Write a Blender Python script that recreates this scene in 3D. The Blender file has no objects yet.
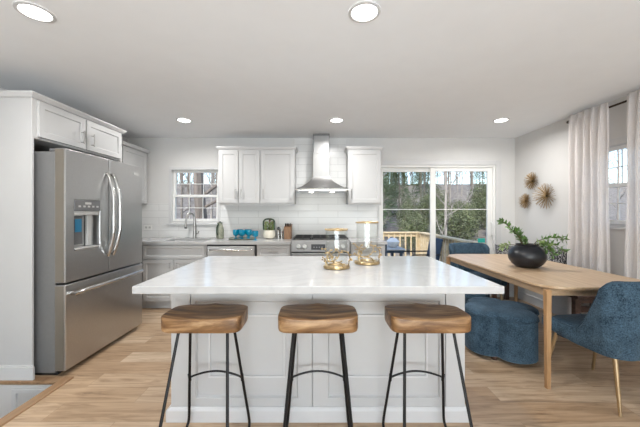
import bpy, bmesh, math, random
from mathutils import Vector, Matrix
PI = math.pi
R = math.radians
random.seed(7)
S = bpy.context.scene
C = S.collection

# ------------------------------------------------------------------ camera
CAMH = 1.287
cd = bpy.data.cameras.new('camera')
cam = bpy.data.objects.new('camera', cd)
C.objects.link(cam)
cam.location = (0, 0, CAMH)
cam.rotation_euler = (R(90), 0, 0)
cd.sensor_width = 36
cd.lens = 300 / 640 * 36
cd.shift_x = 0.0031
cd.shift_y = -0.0008
cd.clip_start = 0.05
cd.clip_end = 400
S.camera = cam

# ------------------------------------------------------------------ world, sun, large lights, exposure
w = bpy.data.worlds.new('sky')
S.world = w
w.use_nodes = True
wn = w.node_tree
sky = wn.nodes.new('ShaderNodeTexSky')
sky.sky_type = 'NISHITA'
sky.sun_disc = False
sky.sun_elevation = R(42)
sky.sun_rotation = R(200)
sky.air_density = 1.0
sky.dust_density = 1.2
bg = wn.nodes['Background']
bg.inputs['Strength'].default_value = 0.37
wn.links.new(sky.outputs['Color'], bg.inputs['Color'])

def add_light(name, kind, loc, rot, power, color=(1, 1, 1), **kw):
    ld = bpy.data.lights.new(name, kind)
    ld.energy = power
    ld.color = color
    for k, v in kw.items():
        setattr(ld, k, v)
    o = bpy.data.objects.new(name, ld)
    C.objects.link(o)
    o.location = loc
    o.rotation_euler = rot
    return o

add_light('sun', 'SUN', (0, -10, 20), (R(48), 0, R(-25)), 3.3, (1, .95, .87), angle=R(3))
# fill light added behind the camera, set at the assumed front window
add_light('added_front_fill', 'AREA', (0.8, -3.28, 1.35), (R(90), 0, 0), 9, (.93, .97, 1), shape='RECTANGLE', size=2.8, size_y=1.9)
# second added fill behind the camera, tilted up to brighten the ceiling
add_light('added_ceiling_fill', 'AREA', (0.5, -3.2, .75), (R(138), 0, 0), 172, (.87, .945, 1), shape='RECTANGLE', size=3.8, size_y=.9, spread=R(140))
# daylight through the kitchen's glazed openings comes from the sky itself

S.view_settings.view_transform = 'Standard'
S.view_settings.look = 'None'
S.view_settings.gamma = 1.0
S.view_settings.use_curve_mapping = False
S.view_settings.exposure = 0.25
try:
    S.cycles.use_denoising = True
    S.cycles.max_bounces = 10
    S.cycles.diffuse_bounces = 6
    S.cycles.glossy_bounces = 5
    S.cycles.transmission_bounces = 8
    S.cycles.transparent_max_bounces = 16
    S.cycles.caustics_reflective = False
    S.cycles.caustics_refractive = False
    S.cycles.sample_clamp_indirect = 6
except Exception:
    pass

# ------------------------------------------------------------------ materials
def new_mat(name):
    m = bpy.data.materials.new(name)
    m.use_nodes = True
    nt = m.node_tree
    return m, nt, nt.nodes['Principled BSDF']

def N(nt, t, **kw):
    n = nt.nodes.new(t)
    for k, v in kw.items():
        if k in n.inputs:
            n.inputs[k].default_value = v
        else:
            setattr(n, k, v)
    return n

def coords(nt, scale=(1, 1, 1), rot=(0, 0, 0), rand=False):
    tc = N(nt, 'ShaderNodeTexCoord')
    mp = N(nt, 'ShaderNodeMapping')
    mp.inputs['Scale'].default_value = scale
    mp.inputs['Rotation'].default_value = rot
    src = tc.outputs['Object']
    if rand:
        oi = N(nt, 'ShaderNodeObjectInfo')
        mu = N(nt, 'ShaderNodeMath', operation='MULTIPLY')
        mu.inputs[1].default_value = 17.0
        nt.links.new(oi.outputs['Random'], mu.inputs[0])
        ad = N(nt, 'ShaderNodeVectorMath', operation='ADD')
        nt.links.new(src, ad.inputs[0])
        nt.links.new(mu.outputs[0], ad.inputs[1])
        src = ad.outputs[0]
    nt.links.new(src, mp.inputs['Vector'])
    return mp.outputs['Vector']

def ramp(nt, fac, stops):
    r = N(nt, 'ShaderNodeValToRGB')
    el = r.color_ramp.elements
    while len(el) < len(stops):
        el.new(0.5)
    for e, (p, c) in zip(el, stops):
        e.position = p
        e.color = (*c, 1)
    nt.links.new(fac, r.inputs['Fac'])
    return r.outputs['Color']

def bump(nt, b, height, strength=.2, dist=.01):
    bn = N(nt, 'ShaderNodeBump')
    bn.inputs['Strength'].default_value = strength
    bn.inputs['Distance'].default_value = dist
    nt.links.new(height, bn.inputs['Height'])
    nt.links.new(bn.outputs['Normal'], b.inputs['Normal'])

def plain(name, col, rough=.5, metal=0.0, var=.04, nscale=6, bmp=0.0, bscale=60, stretch=(1, 1, 1), spec=.5):
    """a surface with a slight procedural mottling"""
    m, nt, b = new_mat(name)
    v = coords(nt, stretch)
    nz = N(nt, 'ShaderNodeTexNoise', Scale=nscale, Detail=3.0)
    nt.links.new(v, nz.inputs['Vector'])
    lo = tuple(max(0, c * (1 - var)) for c in col)
    hi = tuple(min(1, c * (1 + var)) for c in col)
    nt.links.new(ramp(nt, nz.outputs['Fac'], [(.3, lo), (.7, hi)]), b.inputs['Base Color'])
    b.inputs['Roughness'].default_value = rough
    b.inputs['Metallic'].default_value = metal
    b.inputs['Specular IOR Level'].default_value = spec
    if bmp:
        n2 = N(nt, 'ShaderNodeTexNoise', Scale=bscale, Detail=2.0)
        nt.links.new(v, n2.inputs['Vector'])
        bump(nt, b, n2.outputs['Fac'], bmp, .005)
    return m

def wood(name, dark, mid, light, stretch=(2, 22, 22), rough=.45, scale=1.0, bmp=.08, rand=True):
    m, nt, b = new_mat(name)
    v = coords(nt, stretch, rand=rand)
    n1 = N(nt, 'ShaderNodeTexNoise', Scale=scale, Detail=6.0, Roughness=.6, Distortion=.6)
    nt.links.new(v, n1.inputs['Vector'])
    nt.links.new(ramp(nt, n1.outputs['Fac'], [(.28, dark), (.5, mid), (.74, light)]), b.inputs['Base Color'])
    b.inputs['Roughness'].default_value = rough
    bump(nt, b, n1.outputs['Fac'], bmp, .004)
    return m

M = {}
M['wall'] = plain('warm_white_wall_paint', (.645, .638, .625), .7, var=.01, bmp=.05, bscale=140)
M['ceiling'] = plain('ceiling_paint', (.835, .852, .868), .8, var=.01, bmp=.04, bscale=120)
M['trim'] = plain('white_trim_paint', (.60, .60, .60), .35, var=.01)
M['cabinet'] = plain('white_cabinet_paint', (.505, .505, .503), .42, var=.012)
M['steel'] = plain('brushed_stainless', (.49, .485, .48), .29, 1.0, .06, 3, .06, 4, (2, 60, 60))
M['steel_v'] = plain('brushed_stainless_hood', (.34, .338, .334), .42, 1.0, .06, 3, .05, 4, (60, 60, 2))
M['range_steel'] = plain('range_stainless', (.26, .255, .25), .42, .7, .05, 3, .05, 4, (2, 60, 60))
M['knob_steel'] = plain('range_knob_steel', (.42, .41, .39), .35, .9, .03)
M['chrome'] = plain('bright_steel', (.56, .555, .545), .2, 1.0, .02)
M['nickel'] = plain('satin_nickel', (.42, .41, .40), .3, 1.0, .02)
M['fridge_side'] = plain('grey_appliance_side', (.20, .20, .20), .45, .3, .03, 40)
M['edge_reflection'] = plain('door_edge_painted_reflection', (.25, .225, .19), .4, .7, .03)  # beige reflection on the steel door side, put into the colour
M['black_plastic'] = plain('black_plastic', (.018, .018, .02), .35, 0, .05)
M['dark_grey'] = plain('dark_grey_panel', (.16, .16, .165), .4, .4, .05)
M['light_grey'] = plain('light_grey_plastic', (.50, .50, .49), .4, .2, .03)
M['black_metal'] = plain('black_metal_rod', (.015, .014, .014), .42, .6, .05)
M['black_iron'] = plain('black_cast_iron', (.02, .02, .02), .6, .2, .1)
M['blue_sticker'] = plain('blue_sticker', (.02, .20, .38), .4, 0, .03)
M['teal_sticker'] = plain('teal_sticker', (.03, .42, .36), .4, 0, .03)
M['white_plastic'] = plain('white_plastic', (.80, .80, .78), .35, 0, .01)
M['brass'] = plain('brushed_brass', (.58, .45, .28), .34, 1.0, .06, 20)
M['gold'] = plain('antique_gold', (.50, .37, .20), .32, 1.0, .25, 40, .2, 90)
M['gold_spike'] = plain('aged_gold_spikes', (.36, .24, .11), .45, .75, .25, 40)
M['dark_bronze'] = plain('dark_bronze', (.05, .032, .018), .5, .7, .1)
M['vase_black'] = plain('matte_black_ceramic', (.012, .013, .017), .33, 0, .35, 14, .15, 30)
M['ceramic_white'] = plain('white_ceramic', (.78, .77, .74), .25, 0, .02)
M['ceramic_cream'] = plain('cream_ceramic', (.70, .66, .56), .3, 0, .05)
M['jug_green'] = plain('grey_green_ceramic', (.24, .25, .19), .45, 0, .25, 30, .15, 60)
M['dark_green'] = plain('dark_green_enamel', (.035, .06, .035), .4, 0, .15)
M['leaf'] = plain('green_leaf', (.10, .20, .045), .4, 0, .45, 9)
M['leaf_light'] = plain('pale_green_leaf', (.25, .33, .13), .45, 0, .3, 9)
M['stem'] = plain('brown_stem', (.10, .07, .035), .6, 0, .2)
M['soil'] = plain('dark_soil', (.03, .022, .015), .9, 0, .4, 60)
M['oak'] = wood('light_oak_table', (.40, .27, .16), (.50, .355, .225), (.58, .435, .295), (18, 1.6, 18), .38, 1.4, .05)
M['oak_leg'] = wood('light_oak_leg', (.29, .16, .07), (.39, .225, .105), (.47, .29, .15), (22, 22, 1.6), .42, 1.4, .05)
M['mango_end'] = wood('mango_wood_seat', (.04, .016, .006), (.20, .10, .038), (.50, .32, .165), (2.2, 16, 11), .42, 1.5, .08)
M['dark_wood'] = wood('dark_stained_wood', (.035, .018, .012), (.075, .04, .028), (.13, .075, .055), (12, 2, 12), .5, 1.4, .05)
M['knife_wood'] = wood('walnut_block', (.10, .045, .018), (.20, .10, .045), (.28, .16, .08), (20, 20, 3), .45, 1.4, .05)
M['pine'] = wood('new_pine_lumber', (.50, .37, .20), (.63, .49, .30), (.72, .60, .41), (8, 2, 8), .7, 1.4, .08)
M['nosing'] = wood('stained_floor_nosing', (.20, .11, .055), (.30, .18, .095), (.38, .245, .14), (14, 2, 14), .4, 1.2, .05, False)
M['deck_boards'] = wood('grey_deck_boards', (.30, .26, .21), (.40, .35, .28), (.48, .43, .35), (1.5, 12, 8), .8, 1.2, .1, False)
M['grey_top'] = plain('grey_outdoor_table_top', (.42, .43, .44), .35, 0, .04)
M['navy_sling'] = plain('navy_outdoor_fabric', (.03, .055, .09), .8, 0, .15, 50, .2, 200)
M['bark_grey'] = plain('grey_bark', (.20, .175, .15), .9, 0, .35, 5, .5, 12, (4, 4, .6))
M['bark_pale'] = plain('pale_bark', (.30, .27, .24), .9, 0, .3, 5, .5, 12, (4, 4, .6))
M['bark_brown'] = plain('brown_bark', (.165, .14, .12), .9, 0, .35, 4, .6, 10, (4, 4, .5))
M['pine_needles'] = plain('evergreen_foliage', (.07, .11, .04), .7, 0, .6, 2.2)
M['shrub_leaves'] = plain('shrub_foliage', (.115, .135, .06), .7, 0, .6, 2.0)
M['leaf_litter'] = plain('leaf_litter', (.215, .19, .165), .95, 0, .35, 3, .6, 20)
M['outlet'] = M['white_plastic']

# floor planks running across the room
m, nt, b = new_mat('light_oak_floor_planks')
v = coords(nt)
br = N(nt, 'ShaderNodeTexBrick')
br.offset = .37
br.inputs['Scale'].default_value = 1
br.inputs['Brick Width'].default_value = 1.25
br.inputs['Row Height'].default_value = .185
br.inputs['Mortar Size'].default_value = .0012
br.inputs['Mortar Smooth'].default_value = .3
br.inputs['Color1'].default_value = (0, 0, 0, 1)
br.inputs['Color2'].default_value = (1, 1, 1, 1)
br.inputs['Mortar'].default_value = (.3, .3, .3, 1)
nt.links.new(v, br.inputs['Vector'])
tint = ramp(nt, br.outputs['Color'], [(0, (.38, .25, .15)), (.4, (.45, .315, .20)), (.75, (.50, .365, .245)), (1, (.56, .43, .305))])
va = N(nt, 'ShaderNodeVectorMath', operation='ADD')
nt.links.new(v, va.inputs[0])
mc = N(nt, 'ShaderNodeVectorMath', operation='MULTIPLY')
mc.inputs[1].default_value = (9, 5, 3)
nt.links.new(br.outputs['Color'], mc.inputs[0])
nt.links.new(mc.outputs[0], va.inputs[1])
mp = N(nt, 'ShaderNodeMapping')
mp.inputs['Scale'].default_value = (1.0, 11, 1)
nt.links.new(va.outputs[0], mp.inputs['Vector'])
gn = N(nt, 'ShaderNodeTexNoise', Scale=2.2, Detail=7.0, Roughness=.62, Distortion=1.2)
nt.links.new(mp.outputs[0], gn.inputs['Vector'])
gr = ramp(nt, gn.outputs['Fac'], [(.28, (.42, .36, .31)), (.42, (.80, .77, .74)), (.55, (1.0, 1.0, 1.0)), (.72, (1.14, 1.15, 1.16))])
mx = N(nt, 'ShaderNodeMix', data_type='RGBA', blend_type='MULTIPLY')
mx.inputs[0].default_value = 1
nt.links.new(tint, mx.inputs[6])
nt.links.new(gr, mx.inputs[7])
m2 = N(nt, 'ShaderNodeMix', data_type='RGBA', blend_type='MIX')
nt.links.new(br.outputs['Fac'], m2.inputs[0])
nt.links.new(mx.outputs[2], m2.inputs[6])
m2.inputs[7].default_value = (.24, .165, .105, 1)
nt.links.new(m2.outputs[2], b.inputs['Base Color'])
b.inputs['Roughness'].default_value = .42
bump(nt, b, gn.outputs['Fac'], .06, .003)
M['floor'] = m

# long white wall tile laid in running bond
m, nt, b = new_mat('white_glossy_wall_tile')
tc = N(nt, 'ShaderNodeTexCoord')
sx = N(nt, 'ShaderNodeSeparateXYZ')
cx = N(nt, 'ShaderNodeCombineXYZ')
nt.links.new(tc.outputs['Object'], sx.inputs[0])
nt.links.new(sx.outputs['X'], cx.inputs['X'])
nt.links.new(sx.outputs['Z'], cx.inputs['Y'])
br = N(nt, 'ShaderNodeTexBrick')
br.offset = .5
for k, val in (('Scale', 1), ('Brick Width', .61), ('Row Height', .1015), ('Mortar Size', .0028), ('Mortar Smooth', .2)):
    br.inputs[k].default_value = val
br.inputs['Color1'].default_value = (.73, .73, .72, 1)
br.inputs['Color2'].default_value = (.71, .71, .70, 1)
br.inputs['Mortar'].default_value = (.54, .54, .53, 1)
nt.links.new(cx.outputs[0], br.inputs['Vector'])
nt.links.new(br.outputs['Color'], b.inputs['Base Color'])
b.inputs['Roughness'].default_value = .24
nz = N(nt, 'ShaderNodeTexNoise', Scale=7.0, Detail=2.0)
nt.links.new(cx.outputs[0], nz.inputs['Vector'])
inv = N(nt, 'ShaderNodeMath', operation='SUBTRACT')
nt.links.new(nz.outputs['Fac'], inv.inputs[0])
nt.links.new(br.outputs['Fac'], inv.inputs[1])
bump(nt, b, inv.outputs[0], .35, .004)
M['tile'] = m

# quartz
m, nt, b = new_mat('white_quartz')
v = coords(nt, (1, 1, 1))
nz = N(nt, 'ShaderNodeTexNoise', Scale=2.5, Detail=6.0, Distortion=1.6)
nt.links.new(v, nz.inputs['Vector'])
nt.links.new(ramp(nt, nz.outputs['Fac'], [(.42, (.50, .50, .50)), (.5, (.475, .475, .475)), (.56, (.51, .51, .51))]), b.inputs['Base Color'])
b.inputs['Roughness'].default_value = .13
b.inputs['Specular IOR Level'].default_value = .4
M['quartz'] = m

# velvet
def velvet(name, dark, light):
    m, nt, b = new_mat(name)
    v = coords(nt, (1, 1, 1), rand=True)
    n1 = N(nt, 'ShaderNodeTexNoise', Scale=9.0, Detail=5.0, Roughness=.7)
    n2 = N(nt, 'ShaderNodeTexNoise', Scale=130.0, Detail=2.0)
    nt.links.new(v, n1.inputs['Vector'])
    nt.links.new(v, n2.inputs['Vector'])
    ad = N(nt, 'ShaderNodeMath', operation='MULTIPLY_ADD')
    ad.inputs[1].default_value = .55
    nt.links.new(n2.outputs['Fac'], ad.inputs[0])
    hm = N(nt, 'ShaderNodeMath', operation='MULTIPLY')
    hm.inputs[1].default_value = .5
    nt.links.new(n1.outputs['Fac'], hm.inputs[0])
    nt.links.new(hm.outputs[0], ad.inputs[2])
    nt.links.new(ramp(nt, ad.outputs[0], [(.38, dark), (.66, light)]), b.inputs['Base Color'])
    b.inputs['Roughness'].default_value = .8
    b.inputs['Sheen Weight'].default_value = .25
    b.inputs['Sheen Roughness'].default_value = .4
    b.inputs['Sheen Tint'].default_value = (.55, .72, .9, 1)
    b.inputs['Specular IOR Level'].default_value = .2
    bump(nt, b, n2.outputs['Fac'], .25, .004)
    return m
M['velvet'] = velvet('slate_blue_velvet', (.008, .020, .035), (.066, .117, .165))
M['velvet_inner'] = velvet('slate_blue_velvet_seat', (.014, .028, .045), (.05, .09, .13))

# linen curtain: lets some light through
m, nt, b = new_mat('sheer_beige_linen')
v = coords(nt, (1, 1, 1))
nz = N(nt, 'ShaderNodeTexNoise', Scale=90.0, Detail=3.0)
nt.links.new(v, nz.inputs['Vector'])
colr = ramp(nt, nz.outputs['Fac'], [(.3, (.85, .82, .805)), (.7, (.93, .905, .89))])
nt.links.new(colr, b.inputs['Base Color'])
b.inputs['Roughness'].default_value = .9
b.inputs['Specular IOR Level'].default_value = .1
tl = N(nt, 'ShaderNodeBsdfTranslucent')
nt.links.new(colr, tl.inputs['Color'])
tp = N(nt, 'ShaderNodeBsdfTransparent')
m1 = N(nt, 'ShaderNodeMixShader')
m1.inputs[0].default_value = .48
nt.links.new(b.outputs[0], m1.inputs[1])
nt.links.new(tl.outputs[0], m1.inputs[2])
m2 = N(nt, 'ShaderNodeMixShader')
m2.inputs[0].default_value = .18
nt.links.new(m1.outputs[0], m2.inputs[1])
nt.links.new(tp.outputs[0], m2.inputs[2])
nt.links.new(m2.outputs[0], nt.nodes['Material Output'].inputs['Surface'])
M['linen'] = m

# patterned pillow
m, nt, b = new_mat('black_white_patterned_fabric')
v = coords(nt, (1, 1, 1))
wv = N(nt, 'ShaderNodeTexWave', Scale=14.0, Distortion=9.0, Detail=2.0)
wv.inputs['Detail Scale'].default_value = 2.5
nt.links.new(v, wv.inputs['Vector'])
nt.links.new(ramp(nt, wv.outputs['Fac'], [(.35, (.03, .03, .035)), (.66, (.07, .07, .08)), (.82, (.36, .35, .34))]), b.inputs['Base Color'])
b.inputs['Roughness'].default_value = .9
M['pillow'] = m

def glass(name, col=(1, 1, 1), rough=0.0, mixt=.9):
    """thin clear glazing: mostly straight through, a little mirror"""
    m, nt, b = new_mat(name)
    nz = N(nt, 'ShaderNodeTexNoise', Scale=2.0)
    gl = N(nt, 'ShaderNodeBsdfGlossy')
    gl.inputs['Roughness'].default_value = .02
    tp = N(nt, 'ShaderNodeBsdfTransparent')
    tp.inputs['Color'].default_value = (*col, 1)
    fr = N(nt, 'ShaderNodeLayerWeight')
    fr.inputs['Blend'].default_value = .25
    pw = N(nt, 'ShaderNodeMath', operation='POWER')
    pw.inputs[1].default_value = 1.6
    nt.links.new(fr.outputs['Facing'], pw.inputs[0])
    mu = N(nt, 'ShaderNodeMath', operation='MULTIPLY_ADD')
    mu.inputs[1].default_value = mixt
    mu.inputs[2].default_value = .015
    nt.links.new(pw.outputs[0], mu.inputs[0])
    ms = N(nt, 'ShaderNodeMixShader')
    nt.links.new(mu.outputs[0], ms.inputs[0])
    nt.links.new(tp.outputs[0], ms.inputs[1])
    nt.links.new(gl.outputs[0], ms.inputs[2])
    nt.links.new(ms.outputs[0], nt.nodes['Material Output'].inputs['Surface'])
    return m
M['glass'] = glass('window_glass', (.97, .98, .98), mixt=.5)
M['clear_glass'] = glass('clear_vase_glass', (.97, .975, .97), mixt=.32)

m, nt, b = new_mat('turquoise_glass')
b.inputs['Base Color'].default_value = (.0, .36, .58, 1)
b.inputs['Roughness'].default_value = .08
b.inputs['Transmission Weight'].default_value = .45
b.inputs['IOR'].default_value = 1.45
M['blue_glass'] = m

def emit(name, col, s):
    m, nt, b = new_mat(name)
    b.inputs['Base Color'].default_value = (.9, .9, .9, 1)
    b.inputs['Emission Color'].default_value = (*col, 1)
    b.inputs['Emission Strength'].default_value = s
    return m
M['led'] = emit('led_diffuser', (1, .98, .95), 9)
M['hood_led'] = emit('hood_lamp', (1, .95, .86), 12)

# ------------------------------------------------------------------ mesh helpers
class MB:
    """collects shapes in room coordinates; build() makes ONE mesh object whose origin is o"""
    def __init__(s, o=(0, 0, 0)):
        s.bm = bmesh.new()
        s.o = Vector(o)

    def face(s, vs):
        try:
            return s.bm.faces.new(vs)
        except ValueError:
            return None

    def v(s, p):
        return s.bm.verts.new(p)

    def box(s, x0, x1, y0, y1, z0, z1):
        p = [s.v((x, y, z)) for z in (z0, z1) for y in (y0, y1) for x in (x0, x1)]
        for f in ((0, 2, 3, 1), (4, 5, 7, 6), (0, 1, 5, 4), (2, 6, 7, 3), (0, 4, 6, 2), (1, 3, 7, 5)):
            s.face([p[i] for i in f])
        return s

    def frustum(s, lo, hi):
        """lo, hi = (x0,x1,y0,y1,z)"""
        p = []
        for (x0, x1, y0, y1, z) in (lo, hi):
            p += [s.v((x0, y0, z)), s.v((x1, y0, z)), s.v((x0, y1, z)), s.v((x1, y1, z))]
        for f in ((0, 2, 3, 1), (4, 5, 7, 6), (0, 1, 5, 4), (2, 6, 7, 3), (0, 4, 6, 2), (1, 3, 7, 5)):
            s.face([p[i] for i in f])
        return s

    def rings(s, rings, cap0=True, cap1=True, closed=False):
        vs = [[s.v(p) for p in r] for r in rings]
        n = len(vs[0])
        pairs = list(zip(vs[:-1], vs[1:]))
        if closed:
            pairs.append((vs[-1], vs[0]))
        for a, c in pairs:
            for i in range(n):
                s.face([a[i], a[(i + 1) % n], c[(i + 1) % n], c[i]])
        if not closed:
            if cap0:
                s.face(vs[0][::-1])
            if cap1:
                s.face(vs[-1])
        return s

    def tube(s, pts, r, seg=8, closed=False):
        pts = [Vector(p) for p in pts]
        n = len(pts)
        rr = r if isinstance(r, (list, tuple)) else [r] * n
        up = None
        rings = []
        for i, p in enumerate(pts):
            if closed:
                t = (pts[(i + 1) % n] - pts[i - 1]).normalized()
            else:
                t = (pts[min(i + 1, n - 1)] - pts[max(i - 1, 0)]).normalized()
            if up is None:
                up = t.orthogonal().normalized()
            up = (up - t * up.dot(t))
            if up.length < 1e-5:
                up = t.orthogonal()
            up.normalize()
            side = t.cross(up)
            rings.append([p + (up * math.cos(2 * PI * k / seg) + side * math.sin(2 * PI * k / seg)) * rr[i] for k in range(seg)])
        return s.rings(rings, closed=closed)

    def lathe(s, prof, c=(0, 0, 0), seg=24, cap=True):
        c = Vector(c)
        rings = [[c + Vector((r * math.cos(2 * PI * k / seg), r * math.sin(2 * PI * k / seg), z)) for k in range(seg)] for r, z in prof]
        return s.rings(rings, cap, cap)

    def prism(s, pts, z0, z1):
        return s.rings([[(x, y, z0) for x, y in pts], [(x, y, z1) for x, y in pts]])

    def sphere(s, c, r, sc=(1, 1, 1), u=10, v=7):
        c = Vector(c)
        rings = []
        for j in range(1, v):
            a = PI * j / v
            rings.append([c + Vector((math.sin(a) * math.cos(2 * PI * k / u) * sc[0], math.sin(a) * math.sin(2 * PI * k / u) * sc[1], -math.cos(a) * sc[2])) * r for k in range(u)])
        return s.rings(rings)

    def slab(s, O, U, V, Nn, w, h, t, rec=None, slope=.006):
        """board of w x h x t standing on O along U and V, thick along Nn; rec = (u0,v0,u1,v1,depth) sinks a panel in its face"""
        O, U, V, Nn = map(Vector, (O, U, V, Nn))
        P = lambda u, v_, n: s.v(O + U * u + V * v_ + Nn * n)
        bk = [P(0, 0, 0), P(w, 0, 0), P(w, h, 0), P(0, h, 0)]
        fr = [P(0, 0, t), P(w, 0, t), P(w, h, t), P(0, h, t)]
        s.face(bk[::-1])
        for i in range(4):
            j = (i + 1) % 4
            s.face([bk[i], bk[j], fr[j], fr[i]])
        if rec is None:
            s.face(fr)
            return s
        u0, v0, u1, v1, d = rec
        a = [P(u0, v0, t), P(u1, v0, t), P(u1, v1, t), P(u0, v1, t)]
        g = slope
        c = [P(u0 + g, v0 + g, t - d), P(u1 - g, v0 + g, t - d), P(u1 - g, v1 - g, t - d), P(u0 + g, v1 - g, t - d)]
        for i in range(4):
            j = (i + 1) % 4
            s.face([fr[i], fr[j], a[j], a[i]])
            s.face([a[i], a[j], c[j], c[i]])
        s.face(c)
        return s

    def holed(s, axis, p0, p1, a0, a1, b0, b1, holes):
        """wall: thick p0..p1 along axis, spanning a (other horizontal, or x) and b; holes = (a0,a1,b0,b1)"""
        As = sorted({a0, a1, *[h[0] for h in holes], *[h[1] for h in holes]})
        Bs = sorted({b0, b1, *[h[2] for h in holes], *[h[3] for h in holes]})
        As = [a for a in As if a0 <= a <= a1]
        Bs = [b_ for b_ in Bs if b0 <= b_ <= b1]
        for i in range(len(As) - 1):
            j0 = None
            for j in range(len(Bs)):
                solid = False
                if j < len(Bs) - 1:
                    ca, cb = (As[i] + As[i + 1]) / 2, (Bs[j] + Bs[j + 1]) / 2
                    solid = not any(h[0] < ca < h[1] and h[2] < cb < h[3] for h in holes)
                if solid and j0 is None:
                    j0 = j
                if not solid and j0 is not None:
                    if axis == 'y':
                        s.box(As[i], As[i + 1], p0, p1, Bs[j0], Bs[j])
                    elif axis == 'x':
                        s.box(p0, p1, As[i], As[i + 1], Bs[j0], Bs[j])
                    else:
                        s.box(As[i], As[i + 1], Bs[j0], Bs[j], p0, p1)
                    j0 = None
        return s

    def quad_leaf(s, p, d, n, L, W):
        """a pointed leaf from p along d, facing n"""
        p, d, n = Vector(p), Vector(d).normalized(), Vector(n)
        sd = d.cross(n)
        if sd.length < 1e-4:
            sd = d.orthogonal()
        sd.normalize()
        up = sd.cross(d)
        a = s.v(p)
        b1 = s.v(p + d * L * .45 + sd * W * .5 + up * L * .05)
        b2 = s.v(p + d * L * .45 - sd * W * .5 + up * L * .05)
        m_ = s.v(p + d * L * .5 - up * L * .02)
        e = s.v(p + d * L - up * L * .08)
        s.face([a, b1, m_]); s.face([a, m_, b2]); s.face([b1, e, m_]); s.face([m_, e, b2])

    def build(s, name, mat, parent=None, smooth=False, bevel=0.0, seg=2, sub=0, weld=False, recalc=True):
        bm = s.bm
        if weld:
            bmesh.ops.remove_doubles(bm, verts=bm.verts, dist=1e-5)
        if recalc:
            bmesh.ops.recalc_face_normals(bm, faces=bm.faces)
        if s.o.length:
            bmesh.ops.translate(bm, verts=bm.verts, vec=-s.o)
        me = bpy.data.meshes.new(name)
        if smooth:
            for f in bm.faces:
                f.smooth = True
        bm.to_mesh(me)
        bm.free()
        me.materials.append(mat)
        if smooth:
            me.set_sharp_from_angle(angle=R(42))
        o = bpy.data.objects.new(name, me)
        C.objects.link(o)
        if parent is not None:
            o.parent = parent
        else:
            o.location = s.o
        if bevel:
            bv = o.modifiers.new('bevel', 'BEVEL')
            bv.width = bevel
            bv.segments = seg
            bv.limit_method = 'ANGLE'
            bv.angle_limit = R(35)
        if sub:
            sb = o.modifiers.new('subdivision', 'SUBSURF')
            sb.levels = sub
            sb.render_levels = sub
        return o

def tag(o, label, cat, group=None, kind=None):
    o['label'] = label
    o['category'] = cat
    if group:
        o['group'] = group
    if kind:
        o['kind'] = kind
    return o

def thing(name, label, cat, loc=(0, 0, 0), group=None, rz=0):
    o = bpy.data.objects.new(name, None)
    o.empty_display_size = .1
    C.objects.link(o)
    o.location = loc
    o.rotation_euler = (0, 0, rz)
    return tag(o, label, cat, group)

def struct(o, label=None):
    o['kind'] = 'structure'
    if label:
        o['label'] = label
    return o

KIDS = {}
def copy_tree(o, parent=None):
    c = o.copy()
    C.objects.link(c)
    if parent is not None:
        c.parent = parent
    for ch in [x for x in o.children]:
        copy_tree(ch, c)
    return c

def bar_handle(p0, p1, Nn, o, parent, mat='nickel', r=.006, st=.03, name='handle'):
    p0, p1, Nn = Vector(p0), Vector(p1), Vector(Nn)
    mb = MB(o)
    mb.tube([p0 + Nn * st, p1 + Nn * st], r)
    for f in (.14, .86):
        q = p0.lerp(p1, f)
        mb.tube([q, q + Nn * st], r * .8)
    return mb.build(name, M[mat], parent, smooth=True)

X_, Y_, Z_ = Vector((1, 0, 0)), Vector((0, 1, 0)), Vector((0, 0, 1))

# ------------------------------------------------------------------ room shell
BW = 4.61          # face of the kitchen's back wall
RW = 3.03          # face of the right wall
LW = -2.92         # face of the left wall
FW = -3.4          # face of the front wall behind the camera
H = 2.44

fl = MB()
fl.holed('z', -.25, 0, LW - .15, RW + .15, FW - .15, BW + .15, [(LW, -1.95, .35, 2.30)])
struct(fl.build('floor', M['floor']), 'light oak plank floor')
ce = MB()
ce.box(LW - .15, RW + .15, FW - .15, BW + .15, H, H + .25)
struct(ce.build('ceiling', M['ceiling']), 'flat pale ceiling')

WIN = (-2.245, -1.535, 1.150, 1.95)      # hole of the sink window
DOOR = (.94, 2.725, 0.0, 2.02)          # hole of the sliding door
RWIN = (2.45, 3.285, 1.165, 1.975)        # hole of the right window (along y)
FWIN = (-1.6, 2.4, .5, 2.3)  # unseen window opening, added behind the camera to let daylight in
wb = MB()
wb.holed('y', BW, BW + .15, LW - .15, RW + .15, 0, H, [WIN, DOOR])
struct(wb.build('wall_back', M['wall']))
wr = MB()
wr.holed('x', RW, RW + .15, FW, BW, 0, H, [RWIN])
struct(wr.build('wall_right', M['wall']))
wl = MB()
wl.box(LW - .15, LW, FW, BW, 0, H)
struct(wl.build('wall_left', M['wall']))
wf = MB()
wf.holed('y', FW - .15, FW, LW - .15, RW + .15, 0, H, [FWIN])
struct(wf.build('wall_front', M['wall']))

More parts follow.
